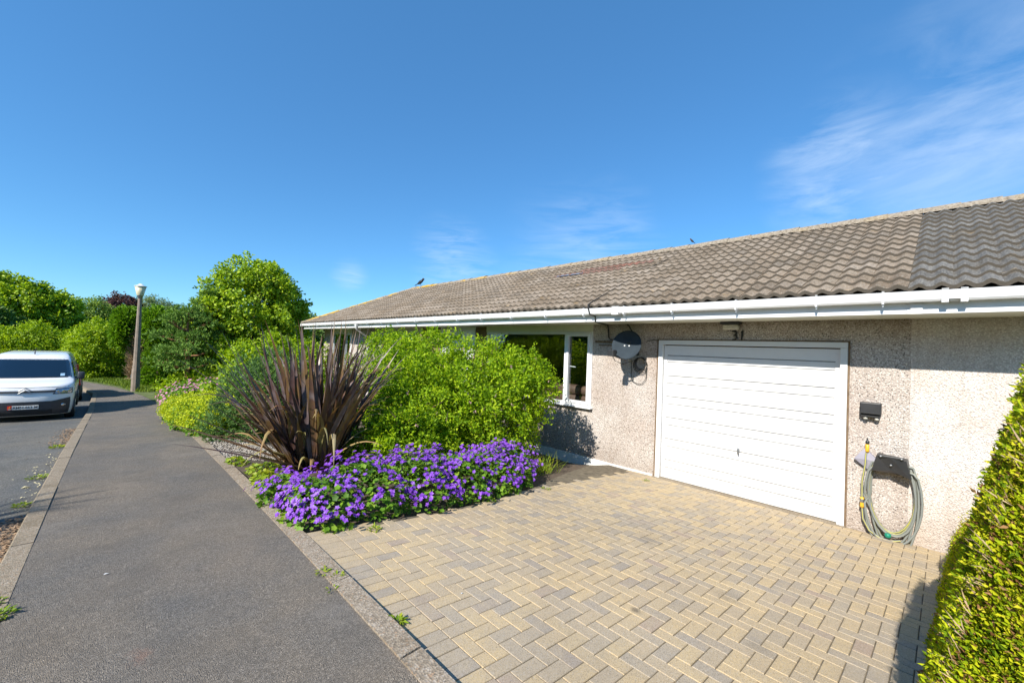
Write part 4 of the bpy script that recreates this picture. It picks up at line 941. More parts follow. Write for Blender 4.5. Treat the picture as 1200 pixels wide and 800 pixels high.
# upright shoots breaking the outline
sh = []
for i in range(120):
    b = SB[rng.integers(len(SB))]; d = unit(np.array([rng.normal(), rng.normal(), 1.3+rng.random()]))
    p = np.array(b[0])+d*np.array(b[1])*1.0
    if inside(p[None], SB, .95)[0]: continue
    k = 22; t = rng.uniform(0, 1, k)[:, None]; L_ = rng.uniform(.12, .3)
    P = p+t*L_*unit(d*.6+np.array([0, 0, .8]))+rng.normal(size=(k, 3))*.012; A = unit(rdir(k)+np.array([0, 0, .5])); sh.append(leaves(P, A, rdir(k)+np.array([0, 0, 1.]), .05, .024))
fl = []
P, D, _ = blob_pts(SB, 420, .98, 1.08, .10); P = P[~inside(P, SB, .96)]
for p in P:
    k = 4; fl.append(leaves(p+rng.normal(size=(k, 3))*.010-np.array([0, 0, .01]), rdir(k)*.4+np.array([0, 0, -1.]), rdir(k), .045, .022))
tP, tD, _ = blob_pts(SB, 1500, .75, 1.0, .1); tk = ~inside(tP, SB, .7); tP, tD = tP[tk], tD[tk]
twg = leaves(tP-tD*.08, tD+rdir(len(tP))*.7+np.array([0, 0, .3]), rdir(len(tP)), rng.uniform(.1, .28, len(tP)), .007, .1)
plant('flowering_shrub', 'large rounded bright green shrub with tiny pale flowers in front of the window', 'shrub', (4.7, 6.2, -.55), [('foliage', cat((V, T), *sh), M['L_shrub']), ('blossom', cat(*fl), M['F_tiny']), ('twigs', twg, M['bark'])], None,
      (1.2, .05, [(4.6, 5.6, .6), (5.2, 6, 1), (4.8, 7.2, 1.1), (4.3, 5.9, .7), (4.6, 8.3, 1), (3.7, 5.9, .2), (5.1, 5.2, 1), (4.2, 6.6, .9)], M['bark'], 'stems'))
# violet geraniums
GB = [((1.50, 4.1, -.13), (.36, .52, .36)), ((1.95, 4.22, -.12), (.45, .60, .42)), ((2.5, 4.2, -.17), (.48, .62, .42)), ((3.05, 4.2, -.22), (.45, .60, .42)), ((3.6, 4.25, -.25), (.5, .58, .40)), ((4.1, 4.42, -.28), (.45, .55, .40)), ((4.5, 4.62, -.32), (.32, .45, .36)), ((1.35, 4.75, -.12), (.25, .35, .26))]
def hexleaf(P, N, R, lobes=5):          # round lobed leaf as triangle fan pairs
    n = len(P); N = unit(N); A = unit(np.cross(N, rdir(n))); Bv = np.cross(N, A); k = lobes*2
    V = np.empty((n, k+1, 3)); V[:, 0] = P-N*(R*.18)[:, None]
    for i in range(k):
        a = 2*math.pi*i/k; rr = (R if i % 2 == 0 else R*.72)[:, None]; V[:, i+1] = P+(A*math.cos(a)+Bv*math.sin(a))*rr
    b = np.arange(n)[:, None]*(k+1)
    T = np.concatenate([b+[0, i+1, (i+1) % k+1] for i in range(k)], 1).reshape(-1, 3); return V.reshape(-1, 3), T
def mound_leaves(blobs, n, R, gz=None, up=.7, lo=.75, hi=1.02):
    P, D, _ = blob_pts(blobs, n, lo, hi, .10); k = ~inside(P, blobs, .8); P, D = P[k], D[k]
    if gz is not None: k = P[:, 2] > gz(P); P, D = P[k], D[k]
    N = unit(D*.5+np.array([0, 0, up])+rng.normal(size=P.shape)*.45); return hexleaf(P, N, rng.uniform(.6, 1.2, len(P))*R)
gz = lambda P: np.array([min(zdrive(p[0]), zg(p[1])) for p in P])
gf = mound_leaves(GB, 17000, .030, gz); gf2 = mound_leaves(GB, 7000, .032, gz, lo=.4, hi=.8)
GBu = [(c, (s[0]*1.03, s[1]*1.03, s[2]*1.12)) for c, s in GB]
P, D, _ = blob_pts(GBu, 2050, .94, 1.13, .12); P = np.repeat(P, 4, 0)+rng.normal(size=(len(P)*4, 3))*.030; D = np.repeat(D, 4, 0); k = ~inside(P, GB, .93)&(D[:, 2] > -.25)&(P[:, 2] > gz(P)+.10)&((np.sin(P[:, 0]*5.3)+np.sin(P[:, 1]*7.1+P[:, 0]*3)) > -.75+rng.uniform(-1.4, .6, len(P))); P, D = P[k], D[k]
def flowers(P, D, R):
    out = []; n = len(P); N = unit(D*.7+np.array([-.3, -.15, .5])+rng.normal(size=(n, 3))*.3); A = unit(np.cross(N, rdir(n))); Bv = np.cross(N, A)
    for q in range(5):
        a = 2*math.pi*q/5; d = A*math.cos(a)+Bv*math.sin(a); out.append(leaves(P, d+N*.25, N, R*rng.uniform(.85, 1.15, n), R*.95, .1))
    return cat(*out)
stems = []
sP = P+D*.0
plant('violet_geranium', 'low mound of violet-blue geranium flowers along the corner of the paved drive', 'flowers', (2.7, 4.3, -.4), [('foliage', cat(gf, gf2), M['L_geran']), ('flowers', flowers(P, D, .0245), M['F_violet'])])
# New Zealand flax
def blade(base, az, lean, L, w, curve, twist, droop_tip=0):
    n = 9; p = Vector(base); d = Vector((math.cos(az)*math.sin(lean), math.sin(az)*math.sin(lean), math.cos(lean))); side = Vector((-math.sin(az), math.cos(az), 0)); side = (Matrix.Rotation(twist, 3, d) @ side)
    v = []; 
    for i in range(n+1):
        t = i/n; ww = w*(.55+.9*t*(1-t)*1.6)*(1 if t < .55 else max(0.02, (1-t)/.45)**.8); nn = side.cross(d).normalized()
        v += [p-side*ww/2+nn*ww*.22, p, p+side*ww/2+nn*ww*.22]
        ax = Vector((-math.sin(az), math.cos(az), 0)); ang = curve/n*(.4+1.3*t)+(droop_tip if t > .6 else 0)
        d = (Matrix.Rotation(ang, 3, ax) @ d); side = (Matrix.Rotation(ang, 3, ax) @ side); p = p+d*L/n
    f = []
    for i in range(n):
        for q in (0, 1): a = i*3+q; f += [(a, a+1, a+4), (a, a+4, a+3)]
    return np.array([tuple(q) for q in v]), np.array(f)
def flax(center, gzv, n, ndead, Lr, spread=.33):
    live, dead = [], []
    for i in range(n+ndead):
        az = random.uniform(0, 2*math.pi); r = spread*math.sqrt(random.random()); lean = min(1.05, abs(random.gauss(.13, .21))+r*.42)*(1-.3*math.cos(az))
        if math.cos(az) > .2 and lean > .6: lean *= .75
        b = (center[0]+r*math.cos(az)+random.gauss(0, .05), center[1]+r*math.sin(az)+random.gauss(0, .05), gzv)
        L = random.uniform(*Lr)*(1-.15*lean); isd = i >= n
        vt = blade(b, az+random.gauss(0, .7), lean*(1.1 if isd else 1), L*(.75 if isd else 1), random.uniform(.055, .10), random.uniform(-.15, .55)+(random.uniform(.3, 1.3) if isd else 0), random.uniform(-.5, .5), .24 if (isd and random.random() < .6) or random.random() < .28 else 0)
        if vt[0][:, 0].min() < 1.12 and vt[0][np.argmin(vt[0][:, 0]), 2] < .35: continue
        (dead if isd else live).append(vt)
    return cat(*live), cat(*dead)
lv, dd = flax((2.13, 6.2), -.26, 215, 75, (1.3, 2.3))
extra = []
for az, lean, L in ((math.pi*1.0, .95, 1.75), (math.pi*.93, 1.08, 1.8), (math.pi*1.08, .75, 1.9), (math.pi*.98, .55, 2.15), (-.35, .95, 1.75), (-.2, .85, 1.7), (math.pi*1.15, 1.1, 1.5), (math.pi*1.02, 1.15, 1.6)):
    extra.append(blade((2.25+.25*math.cos(az), 6.05+.25*math.sin(az), -.2), az, lean, L, .065, .15, random.uniform(-.3, .3)))
plant('flax_plant', 'spiky clump of purple-bronze sword-shaped flax leaves beside the pavement', 'flax plant', (2.25, 6.15, -.26), [('blades', cat(lv, *extra), M['L_phor']), ('dry_blades', dd, M['L_phordead'])])
# low creeping groundcover at flax foot
LB = [((1.42, 5.35, -.16), (.26, .55, .14)), ((1.5, 6.0, -.18), (.24, .45, .12)), ((1.30, 6.75, -.20), (.16, .35, .09))]
plant('creeping_groundcover', 'low yellow-green creeping plant at the foot of the flax', 'groundcover', (1.45, 5.7, -.18), [('foliage', mound_leaves(LB, 2600, .027, lambda P: np.array([zg(p[1]) for p in P])), M['L_weed'])])
# lady's mantle
AB = [((1.35, 9.7, -.12), (.36, .65, .36)), ((1.28, 10.7, -.14), (.42, .8, .38)), ((1.30, 11.9, -.20), (.45, .9, .38)), ((1.7, 10.3, -.1), (.4, .8, .40)), ((1.75, 11.6, -.15), (.4, .8, .40))]
low = mound_leaves(AB, 7000, .045, lambda P: np.array([zg(p[1]) for p in P]), lo=.7, hi=.98)
Pf, Df, _ = blob_pts(AB, 9000, .94, 1.12, .12); kk = ~inside(Pf, AB, .95)&(Df[:, 2] > -.0); Pf, Df = Pf[kk], Df[kk]
fz = []
for q in range(4): fz.append(leaves(Pf+rng.normal(size=Pf.shape)*.03, rdir(len(Pf))+np.array([0, 0, .6]), rdir(len(Pf))+np.array([-.4, 0, .6]), .034, .026))
plant('ladys_mantle', 'frothy lime-yellow low plant spilling over the pavement edge left of the flax', 'plant', (1.5, 10.8, -.3), [('foliage', low, M['L_limeg']), ('flower_froth', cat(*fz), M['L_lime'])])
# pink geranium
PB = [((1.7, 15.6, -.42), (.6, .9, .42)), ((1.8, 17.2, -.45), (.65, 1., .45)), ((2.4, 18.6, -.45), (.9, 1.1, .5)), ((2.5, 16, -.3), (.6, .9, .5)), ((1.75, 19.3, -.6), (.5, .9, .35))]
Pp, Dp, _ = blob_pts(PB, 900, 1.0, 1.12, .1); kk = ~inside(Pp, PB, .97)&(Dp[:, 2] > -.2); Pp, Dp = Pp[kk], Dp[kk]
plant('pink_geranium', 'pale pink flowering geranium patch at the far end of the flower bed', 'flowers', (1.9, 17, -.65), [('foliage', mound_leaves(PB, 6500, .055, None), M['L_geran']), ('flowers', flowers(Pp, Dp, .045), M['F_pink'])])
# young leafy clumps in front of pines
YB = [((2.6, 20.2, -.45), (1.2, .9, .55)), ((3.6, 19.4, -.45), (.9, .9, .55))]
V, T = foliage(YB, 260, .2, 26, .16, .05, up=.6)
plant('leafy_undergrowth', 'fresh green leafy clump at the foot of the two pines', 'plant', (2.8, 20, -.8), [('foliage', (V, T), M['L_yel'])])
# blue-green conifer shrub (needle tufts)
def needles(blobs, ntuft, L, W, k=16, lo=.8, hi=1.05, lump=.14, cone=.9, ground=None, bound=None, infill=.2):
    C, D, _ = blob_pts(blobs, int(ntuft*(1-infill)), lo, hi, lump); C2, D2, _ = blob_pts(blobs, int(ntuft*infill), .3, .85, 0)
    kk = ~inside(C, blobs, .72); C, D = np.concatenate([C[kk], C2]), np.concatenate([D[kk], D2])
    if bound is not None: q = bound(C); C, D = C[q], D[q]
    n = len(C); idx = np.repeat(np.arange(n), k); t = rng.uniform(0, 1, n*k)[:, None]; ax = unit(D+np.array([0, 0, .5])+rng.normal(size=(n, 3))*.5)
    P = C[idx]+ax[idx]*t*L*1.6; A = unit(ax[idx]+rdir(n*k)*cone)
    return leaves(P, A, rdir(n*k), L*rng.uniform(.7, 1.2, n*k), W, .1)
CB = [((1.90, 9.0, .30), (.50, .6, .85)), ((1.6, 8.8, .0), (.40, .5, .5)), ((2.35, 9.2, .55), (.48, .6, .75)), ((2.5, 9.0, .0), (.5, .6, .7))]
plant('blue_green_conifer', 'soft blue-green needled shrub just left of and behind the flax', 'conifer shrub', (2.0, 8.9, -.35), [('foliage', needles(CB, 4200, .055, .012, 14, cone=.7, lump=.25), M['L_conif'])], None,
      (1.0, .035, [(1.9, 8.8, .7), (2.4, 9.2, 1.0), (1.6, 8.7, .3)], M['bark'], 'stems'))
# yellow-green shrub sloping behind
YG = [((3.3, 13.8, .45), (1.1, 1.2, 1.2)), ((4.3, 14.2, .5), (1.0, 1.2, 1.1)), ((2.6, 13.6, -.05), (.75, 1.0, .7)), ((3.8, 13.2, 0), (1.3, 1.0, .9))]
V, T = foliage(YG, 1000, .17, 30, .10, .05, up=.5)
plant('golden_green_shrub', 'yellow-green spreading shrub between the conifer and the bungalow', 'shrub', (3.4, 13.8, -.6), [('foliage', (V, T), M['L_yel'])], None, (1.2, .05, [(3.2, 13.6, .9), (4.2, 14, .9), (2.7, 13.5, .3)], M['bark'], 'stems'))
# undergrowth by window end of shrub (thin leaves with pink)
UB = [((5.0, 4.55, -.35), (.3, .3, .3)), ((5.3, 4.75, -.35), (.3, .3, .38))]
bl_ = []
for i in range(230):
    b = (random.uniform(4.75, 5.45), random.uniform(4.42, 4.95), -.5); bl_.append(blade(b, random.uniform(0, 6.28), abs(random.gauss(.4, .3)), random.uniform(.18, .42), .014, random.uniform(.3, 1.2), random.uniform(-.5, .5)))
plant('strappy_plant', 'small strappy-leaved plant under the right edge of the big shrub', 'plant', (5.1, 4.7, -.5), [('foliage', cat(*bl_), M['L_weed'])])
# ================================================================== TREES BEYOND
def tree(name, label, blobs, base, h, r0, nclump, rc, nleaf, L, W, mat, catg='tree', group=None, bark='bark', up=.4, lump=.14, infill=.25, nt=8, hi=1.06):
    V, T = foliage(blobs, nclump, rc, nleaf, L, W, up=up, lump=lump, infill=infill, hi=hi)
    root = empty(name, base); tag(root, label, catg, group); mesh_np('crown', V, T, mat, root)
    C = [tuple(p) for p in blob_pts(blobs, nt, .45, .8, 0)[0]]
    limbs(root, base, h, r0, C, M[bark]); return root
tree('sycamore_tree', 'large rounded bright green broadleaf tree left of the bungalow roof end', [((4.55, 21.7, 2.5), (2.05, 1.8, 2.55)), ((3.4, 21.4, 1.7), (1.25, 1.3, 1.7)), ((5.6, 21.9, 2.2), (1.25, 1.3, 2.0)), ((4.2, 21.2, .9), (1.6, 1.2, 1.4)), ((5.0, 21.6, 3.7), (1.1, 1.1, 1.25))], (4.5, 21.8, -.9), 3.0, .15, 1700, .26, 34, .14, .10, M['L_tree'], lump=.15, hi=1.02)
# two pines: pads of needles on tiered branches
def pine(label, bx_, by_, bz, h, tiers, seed):
    rs = random.Random(seed); root = empty('dwarf_pine', (bx_, by_, bz)); tag(root, label, 'pine tree', 'pair of small pines behind the pink geraniums')
    mb = MB(); mb.tube([(bx_, by_, bz-.1), (bx_+.03, by_, bz+h*.4), (bx_-.05, by_, bz+h*.97)], [.10, .08, .03], 8); pads = []
    for z, r, n in tiers:
        for q in range(n):
            a = 2*math.pi*q/n+rs.uniform(-.4, .4)+z; rr = r*rs.uniform(.6, 1.05); e = (bx_+rr*math.cos(a), by_+rr*math.sin(a)*.8, bz+z+rs.uniform(.0, .25))
            mb.tube([(bx_, by_, bz+z-.12), ((bx_*1.2+e[0]*.8)/2, (by_*1.2+e[1]*.8)/2, bz+z-.08), e], [.04, .03, .015], 5)
            for w_ in range(2):
                g_ = (e[0]+rs.uniform(-.3, .3), e[1]+rs.uniform(-.3, .3), e[2]+rs.uniform(-.02, .15)); mb.tube([((bx_+e[0])/2, (by_+e[1])/2, bz+z-.05), g_], [.012, .005], 4); pads.append((g_, (rs.uniform(.15, .26), rs.uniform(.15, .26), rs.uniform(.06, .10))))
            pads.append((e, (.34, .30, .12)))
    o = mb.build('trunk', M['barkred'], None); o.data.transform(root.matrix_basis.inverted()); o.parent = root
    V, T = needles(pads, 3000, .08, .028, 12, cone=.7, lo=.6, hi=1.05, lump=.1); mesh_np('crown', V, T, M['L_pine'], root)
pine('left of the two small tiered pines with bare reddish trunks', 2.15, 20.6, -.85, 3.3, [(1.25, 1.0, 6), (1.75, 1.05, 6), (2.25, .9, 6), (2.75, .7, 5), (3.15, .4, 4)], 4)
pine('right of the two small tiered pines, close against the big tree', 2.95, 21.2, -.85, 4.1, [(1.3, .8, 5), (1.9, 1.0, 6), (2.5, .95, 6), (3.1, .8, 5), (3.6, .55, 5), (4.0, .3, 4)], 5)
# clipped cypress hedge, with a bare dead hole between its two halves
def cyp(name, label, blobs, base, n, tr=.08):
    V, T = needles(blobs, n, .13, .045, 14, lo=.85, hi=1.03, lump=.06, cone=.5, infill=.3); root = plant(name, label, 'cypress', base, [('foliage', (V, T), M['L_ley'])], None, (2.4, tr, [tuple(b[0]) for b in blobs], M['bark'], 'trunk'))
cyp('clipped_cypress', 'tall narrow clipped dark green cypress right of the lamp post', [((1.50, 26.6, 1.9), (.42, .9, .95)), ((1.75, 26.8, .8), (.50, .9, 1.3)), ((1.6, 26.7, -.2), (.48, .9, 1.0)), ((1.35, 26.5, 2.1), (.33, .7, .65)), ((2.2, 27.2, 1.4), (.6, 1., 1.3)), ((2.4, 27.2, .1), (.7, 1., 1.1))], (1.7, 26.8, -.95), 4600)
cyp('bushy_cypress', 'bright green cypress top behind and left of the lamp post', [((.45, 27.2, 2.1), (.36, .5, .62)), ((.36, 27.3, 1.5), (.30, .5, .6)), ((.78, 27.4, 2.25), (.30, .5, .42))], (.90, 27.7, -.95), 2400, .045)
dt = thing('dead_cypress', 'bare brown dead cypress branches behind the lamp post', 'dead shrub', (.95, 26.9, -.95))
mb = MB(); rs = random.Random(5); mb.tube([(.95, 27.1, -1), (.98, 27.1, 2.3)], [.09, .04], 7)
for i in range(420):
    z = rs.uniform(-.6, 2.2); a = rs.uniform(math.pi*1.0, math.pi*2.0); r = rs.uniform(.25, .55); x, y = .95, 27.1; e = (x+r*math.cos(a), y+r*math.sin(a), z+rs.uniform(.05, .4)); m1 = (x+.5*r*math.cos(a), y+.5*r*math.sin(a), z-.05)
    mb.tube([(x, y, z-.1), m1, e], [.026, .02, .010], 4)
    for q in range(2): mb.tube([m1, (e[0]+rs.uniform(-.15, .15), e[1]+rs.uniform(-.1, .1), e[2]+rs.uniform(-.25, .2))], [.014, .008], 3)
part(dt, 'branches', mb, M['deadtwig'])
tree('bright_green_shrub', 'tall bright green shrub behind the van and left of the lamp post', [((-.35, 33, .55), (1.25, 1.2, 1.65)), ((-1.1, 33.2, .3), (.8, 1.1, 1.5)), ((.5, 33, .3), (.9, 1.1, 1.45))], (-.3, 33, -1.05), 1.6, .07, 900, .24, 30, .14, .06, M['L_yel'], 'shrub', up=.5)
for i, (x, y, w_, z, h_, lb) in enumerate(((-3.0, 36, 1.7, .35, 1.55, 'rounded yellow-green shrub directly behind the white van roof'), (-5.6, 36.5, 1.7, .3, 1.45, 'yellow-green shrub behind the van at the left picture edge'))):
    tree('hedge_shrub', lb, [((x, y, z), (w_, 1.3, h_)), ((x+.7, y-.2, z-.2), (1.2, 1.1, h_*.85)), ((x-.8, y, z-.1), (1.2, 1.1, h_*.9))], (x, y, -1.1), 1.4, .08, 900, .26, 28, .16, .06, M['L_yel'], 'shrub', 'yellow-green shrubs beyond the parked van', up=.5)
tree('elm_tree', 'broad mid-green tree above the shrubs at the left picture edge', [((-4.3, 43, 2.8), (1.9, 1.8, 2.0)), ((-2.9, 43, 2.3), (1.3, 1.5, 1.9)), ((-6.3, 43.5, 3.0), (1.9, 1.8, 2.2)), ((-4.5, 42.6, 1.4), (2.6, 1.5, 1.5))], (-4.2, 43, -1.2), 3.2, .16, 1300, .34, 34, .2, .14, M['L_tree'], lump=.2)
tree('dark_laurel', 'dark blue-green bushy tree at the far left edge above the van', [((-5.4, 40, 1.3), (1.4, 1.3, 1.7)), ((-4.6, 40, .9), (1.1, 1.2, 1.3))], (-5.2, 40, -1.15), 2, .1, 600, .3, 30, .2, .11, M['L_dark'])
tree('ash_tree', 'loose pale mid-green tree on the skyline left of the purple tree', [((-1.6, 50, 2.9), (1.6, 1.5, 1.6)), ((-.3, 50.5, 2.3), (1.5, 1.5, 1.6)), ((-1.0, 49.5, 1.3), (2.2, 1.5, 1.6))], (-1.1, 50, -1.25), 3, .14, 750, .36, 26, .2, .09, M['L_mid'], lump=.25)
tree('purple_plum_tree', 'dark purple-leaved tree on the skyline beside the lamp post', [((.6, 55, 4.0), (1.3, 1.3, 1.35)), ((1.2, 55, 3.4), (1.1, 1.2, 1.3)), ((0.0, 55, 2.6), (1., 1.2, 1.3))], (.6, 55, -1.3), 3.4, .14, 520, .32, 26, .2, .12, M['L_purple'], lump=.22)
tree('willow_tree', 'pale grey-green tree on the skyline right of the lamp post', [((2.9, 55, 3.8), (1.5, 1.4, 1.5)), ((4.3, 55, 3.3), (1.4, 1.4, 1.4)), ((3.4, 54.6, 1.9), (2.3, 1.4, 1.6))], (3.4, 55, -1.3), 3.2, .15, 800, .38, 26, .22, .07, M['L_pale'], lump=.22)
tree('dark_backing_tree', 'dark green tree filling the gap behind the small pines', [((2.8, 31, .8), (1.6, 1.4, 1.9)), ((4.9, 31, .8), (1.8, 1.4, 2.2))], (3.6, 31, -1.0), 2, .12, 700, .32, 30, .18, .11, M['L_dark'])
tree('holly_tree', 'dark green tree just visible between the big tree and the bungalow roof end', [((7.6, 25.5, 1.5), (1.5, 1.4, 2.0)), ((8.8, 25.5, 1.0), (1.3, 1.4, 1.6))], (7.9, 25.5, -.9), 2.2, .12, 600, .28, 30, .14, .08, M['L_dark'])
# trees out of frame across the road: they throw the spiky shadow and show in the window glass
lv2 = []; PX, PY = -6.75, 5.25
for i in range(95):
    az = random.uniform(0, 6.28); lv2.append(blade((PX+.12*math.cos(az), PY+.12*math.sin(az), 4.05), az, random.uniform(.2, 1.9), random.uniform(.6, 1.0), .035, random.uniform(.1, .6), 0))
pr_ = plant('cabbage_palm', 'spiky-headed cabbage palm across the road outside the picture', 'palm', (PX, PY, -.2), [('crown', cat(*lv2), M['L_ley'])])
m = MB(); m.tube([(PX, PY, -.3), (PX+.05, PY, 2), (PX, PY, 4.1)], [.12, .1, .08], 8); part(pr_, 'trunk', m, M['bark'])
for (x, y, s_) in ((-12.5, 8.5, 5.2), (-13.5, 15.5, 5.4), (-13, 1.5, 5.0), (-14, 23, 5.6), (-13, -5.5, 5.0)):
    tree('street_tree', 'tall broadleaf tree across the road, mirrored in the window glass', [((x, y, s_*.55), (s_*.6, s_*.75, s_*.75)), ((x+.5, y+1.5, s_*.3), (s_*.5, s_*.6, s_*.6)), ((x+.5, y-1.5, s_*.3), (s_*.5, s_*.6, s_*.6))], (x, y, -.4), 2.4, .18, 520, .55, 24, .34, .24, M['L_dark'], group='trees across the road')
# ================================================================== RIGHT HEDGE
def hface(x, z): return .05-.0497*(x-3)-.195*(z+.2)          # y of the trimmed side
hz = empty('clipped_hedge', (3.6, -.6, -.3)); tag(hz, 'clipped yellow-green hedge with brown-tipped leaves beside the drive at the right edge', 'hedge')
NH = 260000; HTX = [1.75, 2.0, 2.5, 2.8, 3.2, 4, 5, 6.6]; HTZ = [1.3, 1.66, 1.80, 1.66, 1.3, .75, .35, .2]
X_ = rng.uniform(1.75, 6.55, NH)**1.0; X_ = 1.75+(X_-1.75)*rng.uniform(.25, 1, NH)
top = np.interp(X_, HTX, HTZ)
z0h = np.array([zdrive(q)-.02 for q in X_]); Z_ = z0h+(top-z0h)*rng.uniform(0, 1, NH)
dep = np.abs(rng.normal(0, .035, NH))+.0; lumpn = .03*np.sin(X_*7+Z_*5)+.02*np.sin(X_*17-Z_*13)
Y_ = .05-.0497*(X_-3)-.195*(Z_+.2)+.042*np.clip(3.0-X_, 0, 1.2)-.003-dep+lumpn*.7+rng.normal(0, .008, NH)
rt = np.clip((Z_-(top-.3))/.3, 0, 1); Y_ -= .22*rt**2
re = np.clip((2.05-X_)/.3, 0, 1); Y_ -= .30*re**2
P = np.stack([X_, Y_, Z_], 1)
n2 = 26000; X2 = rng.uniform(1.75, 6.5, n2); t2 = np.interp(X2, HTX, HTZ); Y2 = .05-.0497*(X2-3)-.195*(t2+.2)-.18-rng.uniform(0, 1.0, n2)
P = np.concatenate([P, np.stack([X2, Y2, t2-np.abs(rng.normal(0, .04, n2))-.02], 1)])
n3 = 16000; Z3 = rng.uniform(-.25, 1.5, n3); P = np.concatenate([P, np.stack([1.78+np.abs(rng.normal(0, .04, n3))+.1*(Z3 > 1.2), .0-.195*(Z3+.2)-.12-rng.uniform(0, 1.1, n3), Z3], 1)])
nf = np.tile(np.array([-.25, .9, .25]), (len(P), 1)); nf[NH:NH+n2] = (0, .1, 1); nf[NH+n2:] = (-1, 0, .2)
A = unit(nf*.6+np.array([-.35, .0, .55])+rng.normal(size=P.shape)*.45); N = unit(nf*.7+np.array([-.5, 0, .55])+rng.normal(size=P.shape)*.6)
s = rng.uniform(.45, 1.5, len(P)); hue = rng.random(len(P)) < .15
hv = leaves(P[~hue], A[~hue], N[~hue], .0165*s[~hue], .0078*s[~hue], .3); hb = leaves(P[hue], A[hue], N[hue], .019*s[hue], .008*s[hue], .3)
kq = 900; qx = rng.uniform(1.85, 3.1, kq); qz = -.2+rng.uniform(0, 1, kq)*1.75; qy = .05-.0497*(qx-3)-.195*(qz+.2)+.042*np.clip(3.0-qx, 0, 1.2)-.003
B0 = np.stack([qx, qy-.01, qz], 1); ad = unit(np.stack([rng.normal(-.2, .4, kq), rng.uniform(.2, 1., kq), rng.uniform(.1, 1.1, kq)], 1)); shl = []
for j in range(9): shl.append(leaves(B0+ad*(.006*j), unit(ad+rdir(kq)*.8), rdir(kq), .015*rng.uniform(.7, 1.3, kq), .008, .3))
hv = cat(hv, *shl)
mesh_np('foliage', *hv, M['L_hedge'], hz)
tw = leaves(B0-ad*.02, ad, rdir(kq), rng.uniform(.04, .09, kq), .0035, .1); mesh_np('twigs', *tw, M['deadtwig'], hz); mesh_np('brown_tips', *hb, M['L_hedgebrown'], hz)
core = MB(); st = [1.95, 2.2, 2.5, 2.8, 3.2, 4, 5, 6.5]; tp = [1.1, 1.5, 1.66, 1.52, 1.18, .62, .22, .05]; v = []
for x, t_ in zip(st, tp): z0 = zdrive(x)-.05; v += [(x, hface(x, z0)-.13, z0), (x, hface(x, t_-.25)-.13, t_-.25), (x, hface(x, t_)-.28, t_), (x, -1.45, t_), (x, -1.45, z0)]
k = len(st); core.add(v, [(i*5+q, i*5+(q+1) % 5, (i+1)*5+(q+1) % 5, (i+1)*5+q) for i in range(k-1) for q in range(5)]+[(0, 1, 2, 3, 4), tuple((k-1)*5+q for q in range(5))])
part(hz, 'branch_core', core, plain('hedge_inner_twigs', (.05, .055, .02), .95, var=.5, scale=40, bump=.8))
# ================================================================== SMALL GROUND DETAIL
def weed(x, y, n, r, L=.035, zf=None, lab='tuft', mat='L_weed'):
    z = (zf or zg(y)+.004); k = n; ang = rng.uniform(0, 6.28, k); rr = r*np.sqrt(rng.random(k)); P = np.stack([x+rr*np.cos(ang), y+rr*np.sin(ang), np.full(k, z)+rng.uniform(0, .012, k)], 1)
    A = np.stack([np.cos(ang), np.sin(ang), rng.uniform(.1, 1., k)], 1); V, T = leaves(P, A, rdir(k)*.3+np.array([0, 0, 1.]), L*rng.uniform(.6, 1.2, k), L*.45)
    o = mesh_np('weed', V, T, M[mat]); o.data.transform(Matrix.Translation((-x, -y, -z))); o.location = (x, y, z); return tag(o, lab, 'weed', None)
weed(1.18, 2.86, 16, .035, .028, lab='yellow-green weed in the edging strip just below the geraniums')
weed(1.12, 2.98, 26, .045, .03, lab='larger yellowish weed at the pavement edge near the geraniums')
weed(1.09, 2.72, 12, .03, .026, lab='smallest weed beside the edging below the geraniums')
weed(1.26, 2.18, 30, .025, .045, zf=zdrive(1.26), lab='bright grass tuft growing between edging and paving bricks')
weed(1.75, 3.50, 30, .05, .04, zf=zdrive(1.75), lab='grass tuft in the paving joints just in front of the geraniums')
weed(3.25, 3.62, 26, .04, .035, zf=zdrive(3.25), lab='small weed in the paving at the bed edge')
weed(4.3, 3.70, 26, .05, .035, zf=zdrive(4.3), lab='weed in the paving by the small strappy plant')
weed(6.3, 3.30, 22, .045, .03, zf=zdrive(6.3), lab='lone weed in the paving near the left garage post')
weed(-.40, 3.68, 60, .055, .035, lab='mossy weed on the kerb at the left picture edge')
weed(-.43, 3.88, 30, .035, .03, lab='small green weed on the kerb above the mossy one')
weed(-.60, 6.55, 60, .06, .035, zf=zg(6.55)-.1, lab='green weed in the gutter beside the kerb near the palm shadow')
weed(-.60, 7.9, 90, .10, .035, zf=zg(7.9)-.1, lab='mossy weed patch in the gutter just past the palm shadow')
weed(-.60, 10.4, 70, .09, .05, zf=zg(10.4)-.1, lab='farther green weed in the gutter towards the van')
# litter leaves in the gutter, in three drifts
def litter(name, lab, cx, y0, y1, n, mat, w=.09, L=.035, z=-.1):
    yy = rng.uniform(y0, y1, n); xx = cx-np.abs(rng.normal(0, w, n)); P = np.stack([xx, yy, np.array([zg(q) for q in yy])+z-.002+rng.uniform(0, .012, n)], 1)
    V, T = leaves(P, rdir(n)*[1, 1, .15], rdir(n)*.35+np.array([0, 0, 1.]), L*rng.uniform(.5, 1.3, n), L*.6, .15); o = mesh_np(name, V, T, M[mat]); return tag(o, lab, 'leaf litter', None, 'stuff')
litter('leaf_litter', 'dry brown leaf litter in the gutter beside the near kerb', -.53, 4.0, 6.1, 800, 'litter', .07)
litter('leaf_litter', 'dry leaf litter in the gutter between the palm shadow and the van', -.50, 10.6, 13.2, 420, 'litter', .11)
litter('leaf_litter', 'sparse pale leaves in the gutter by the palm shadow', -.53, 6.3, 9.8, 90, 'litterY', .09, .028)
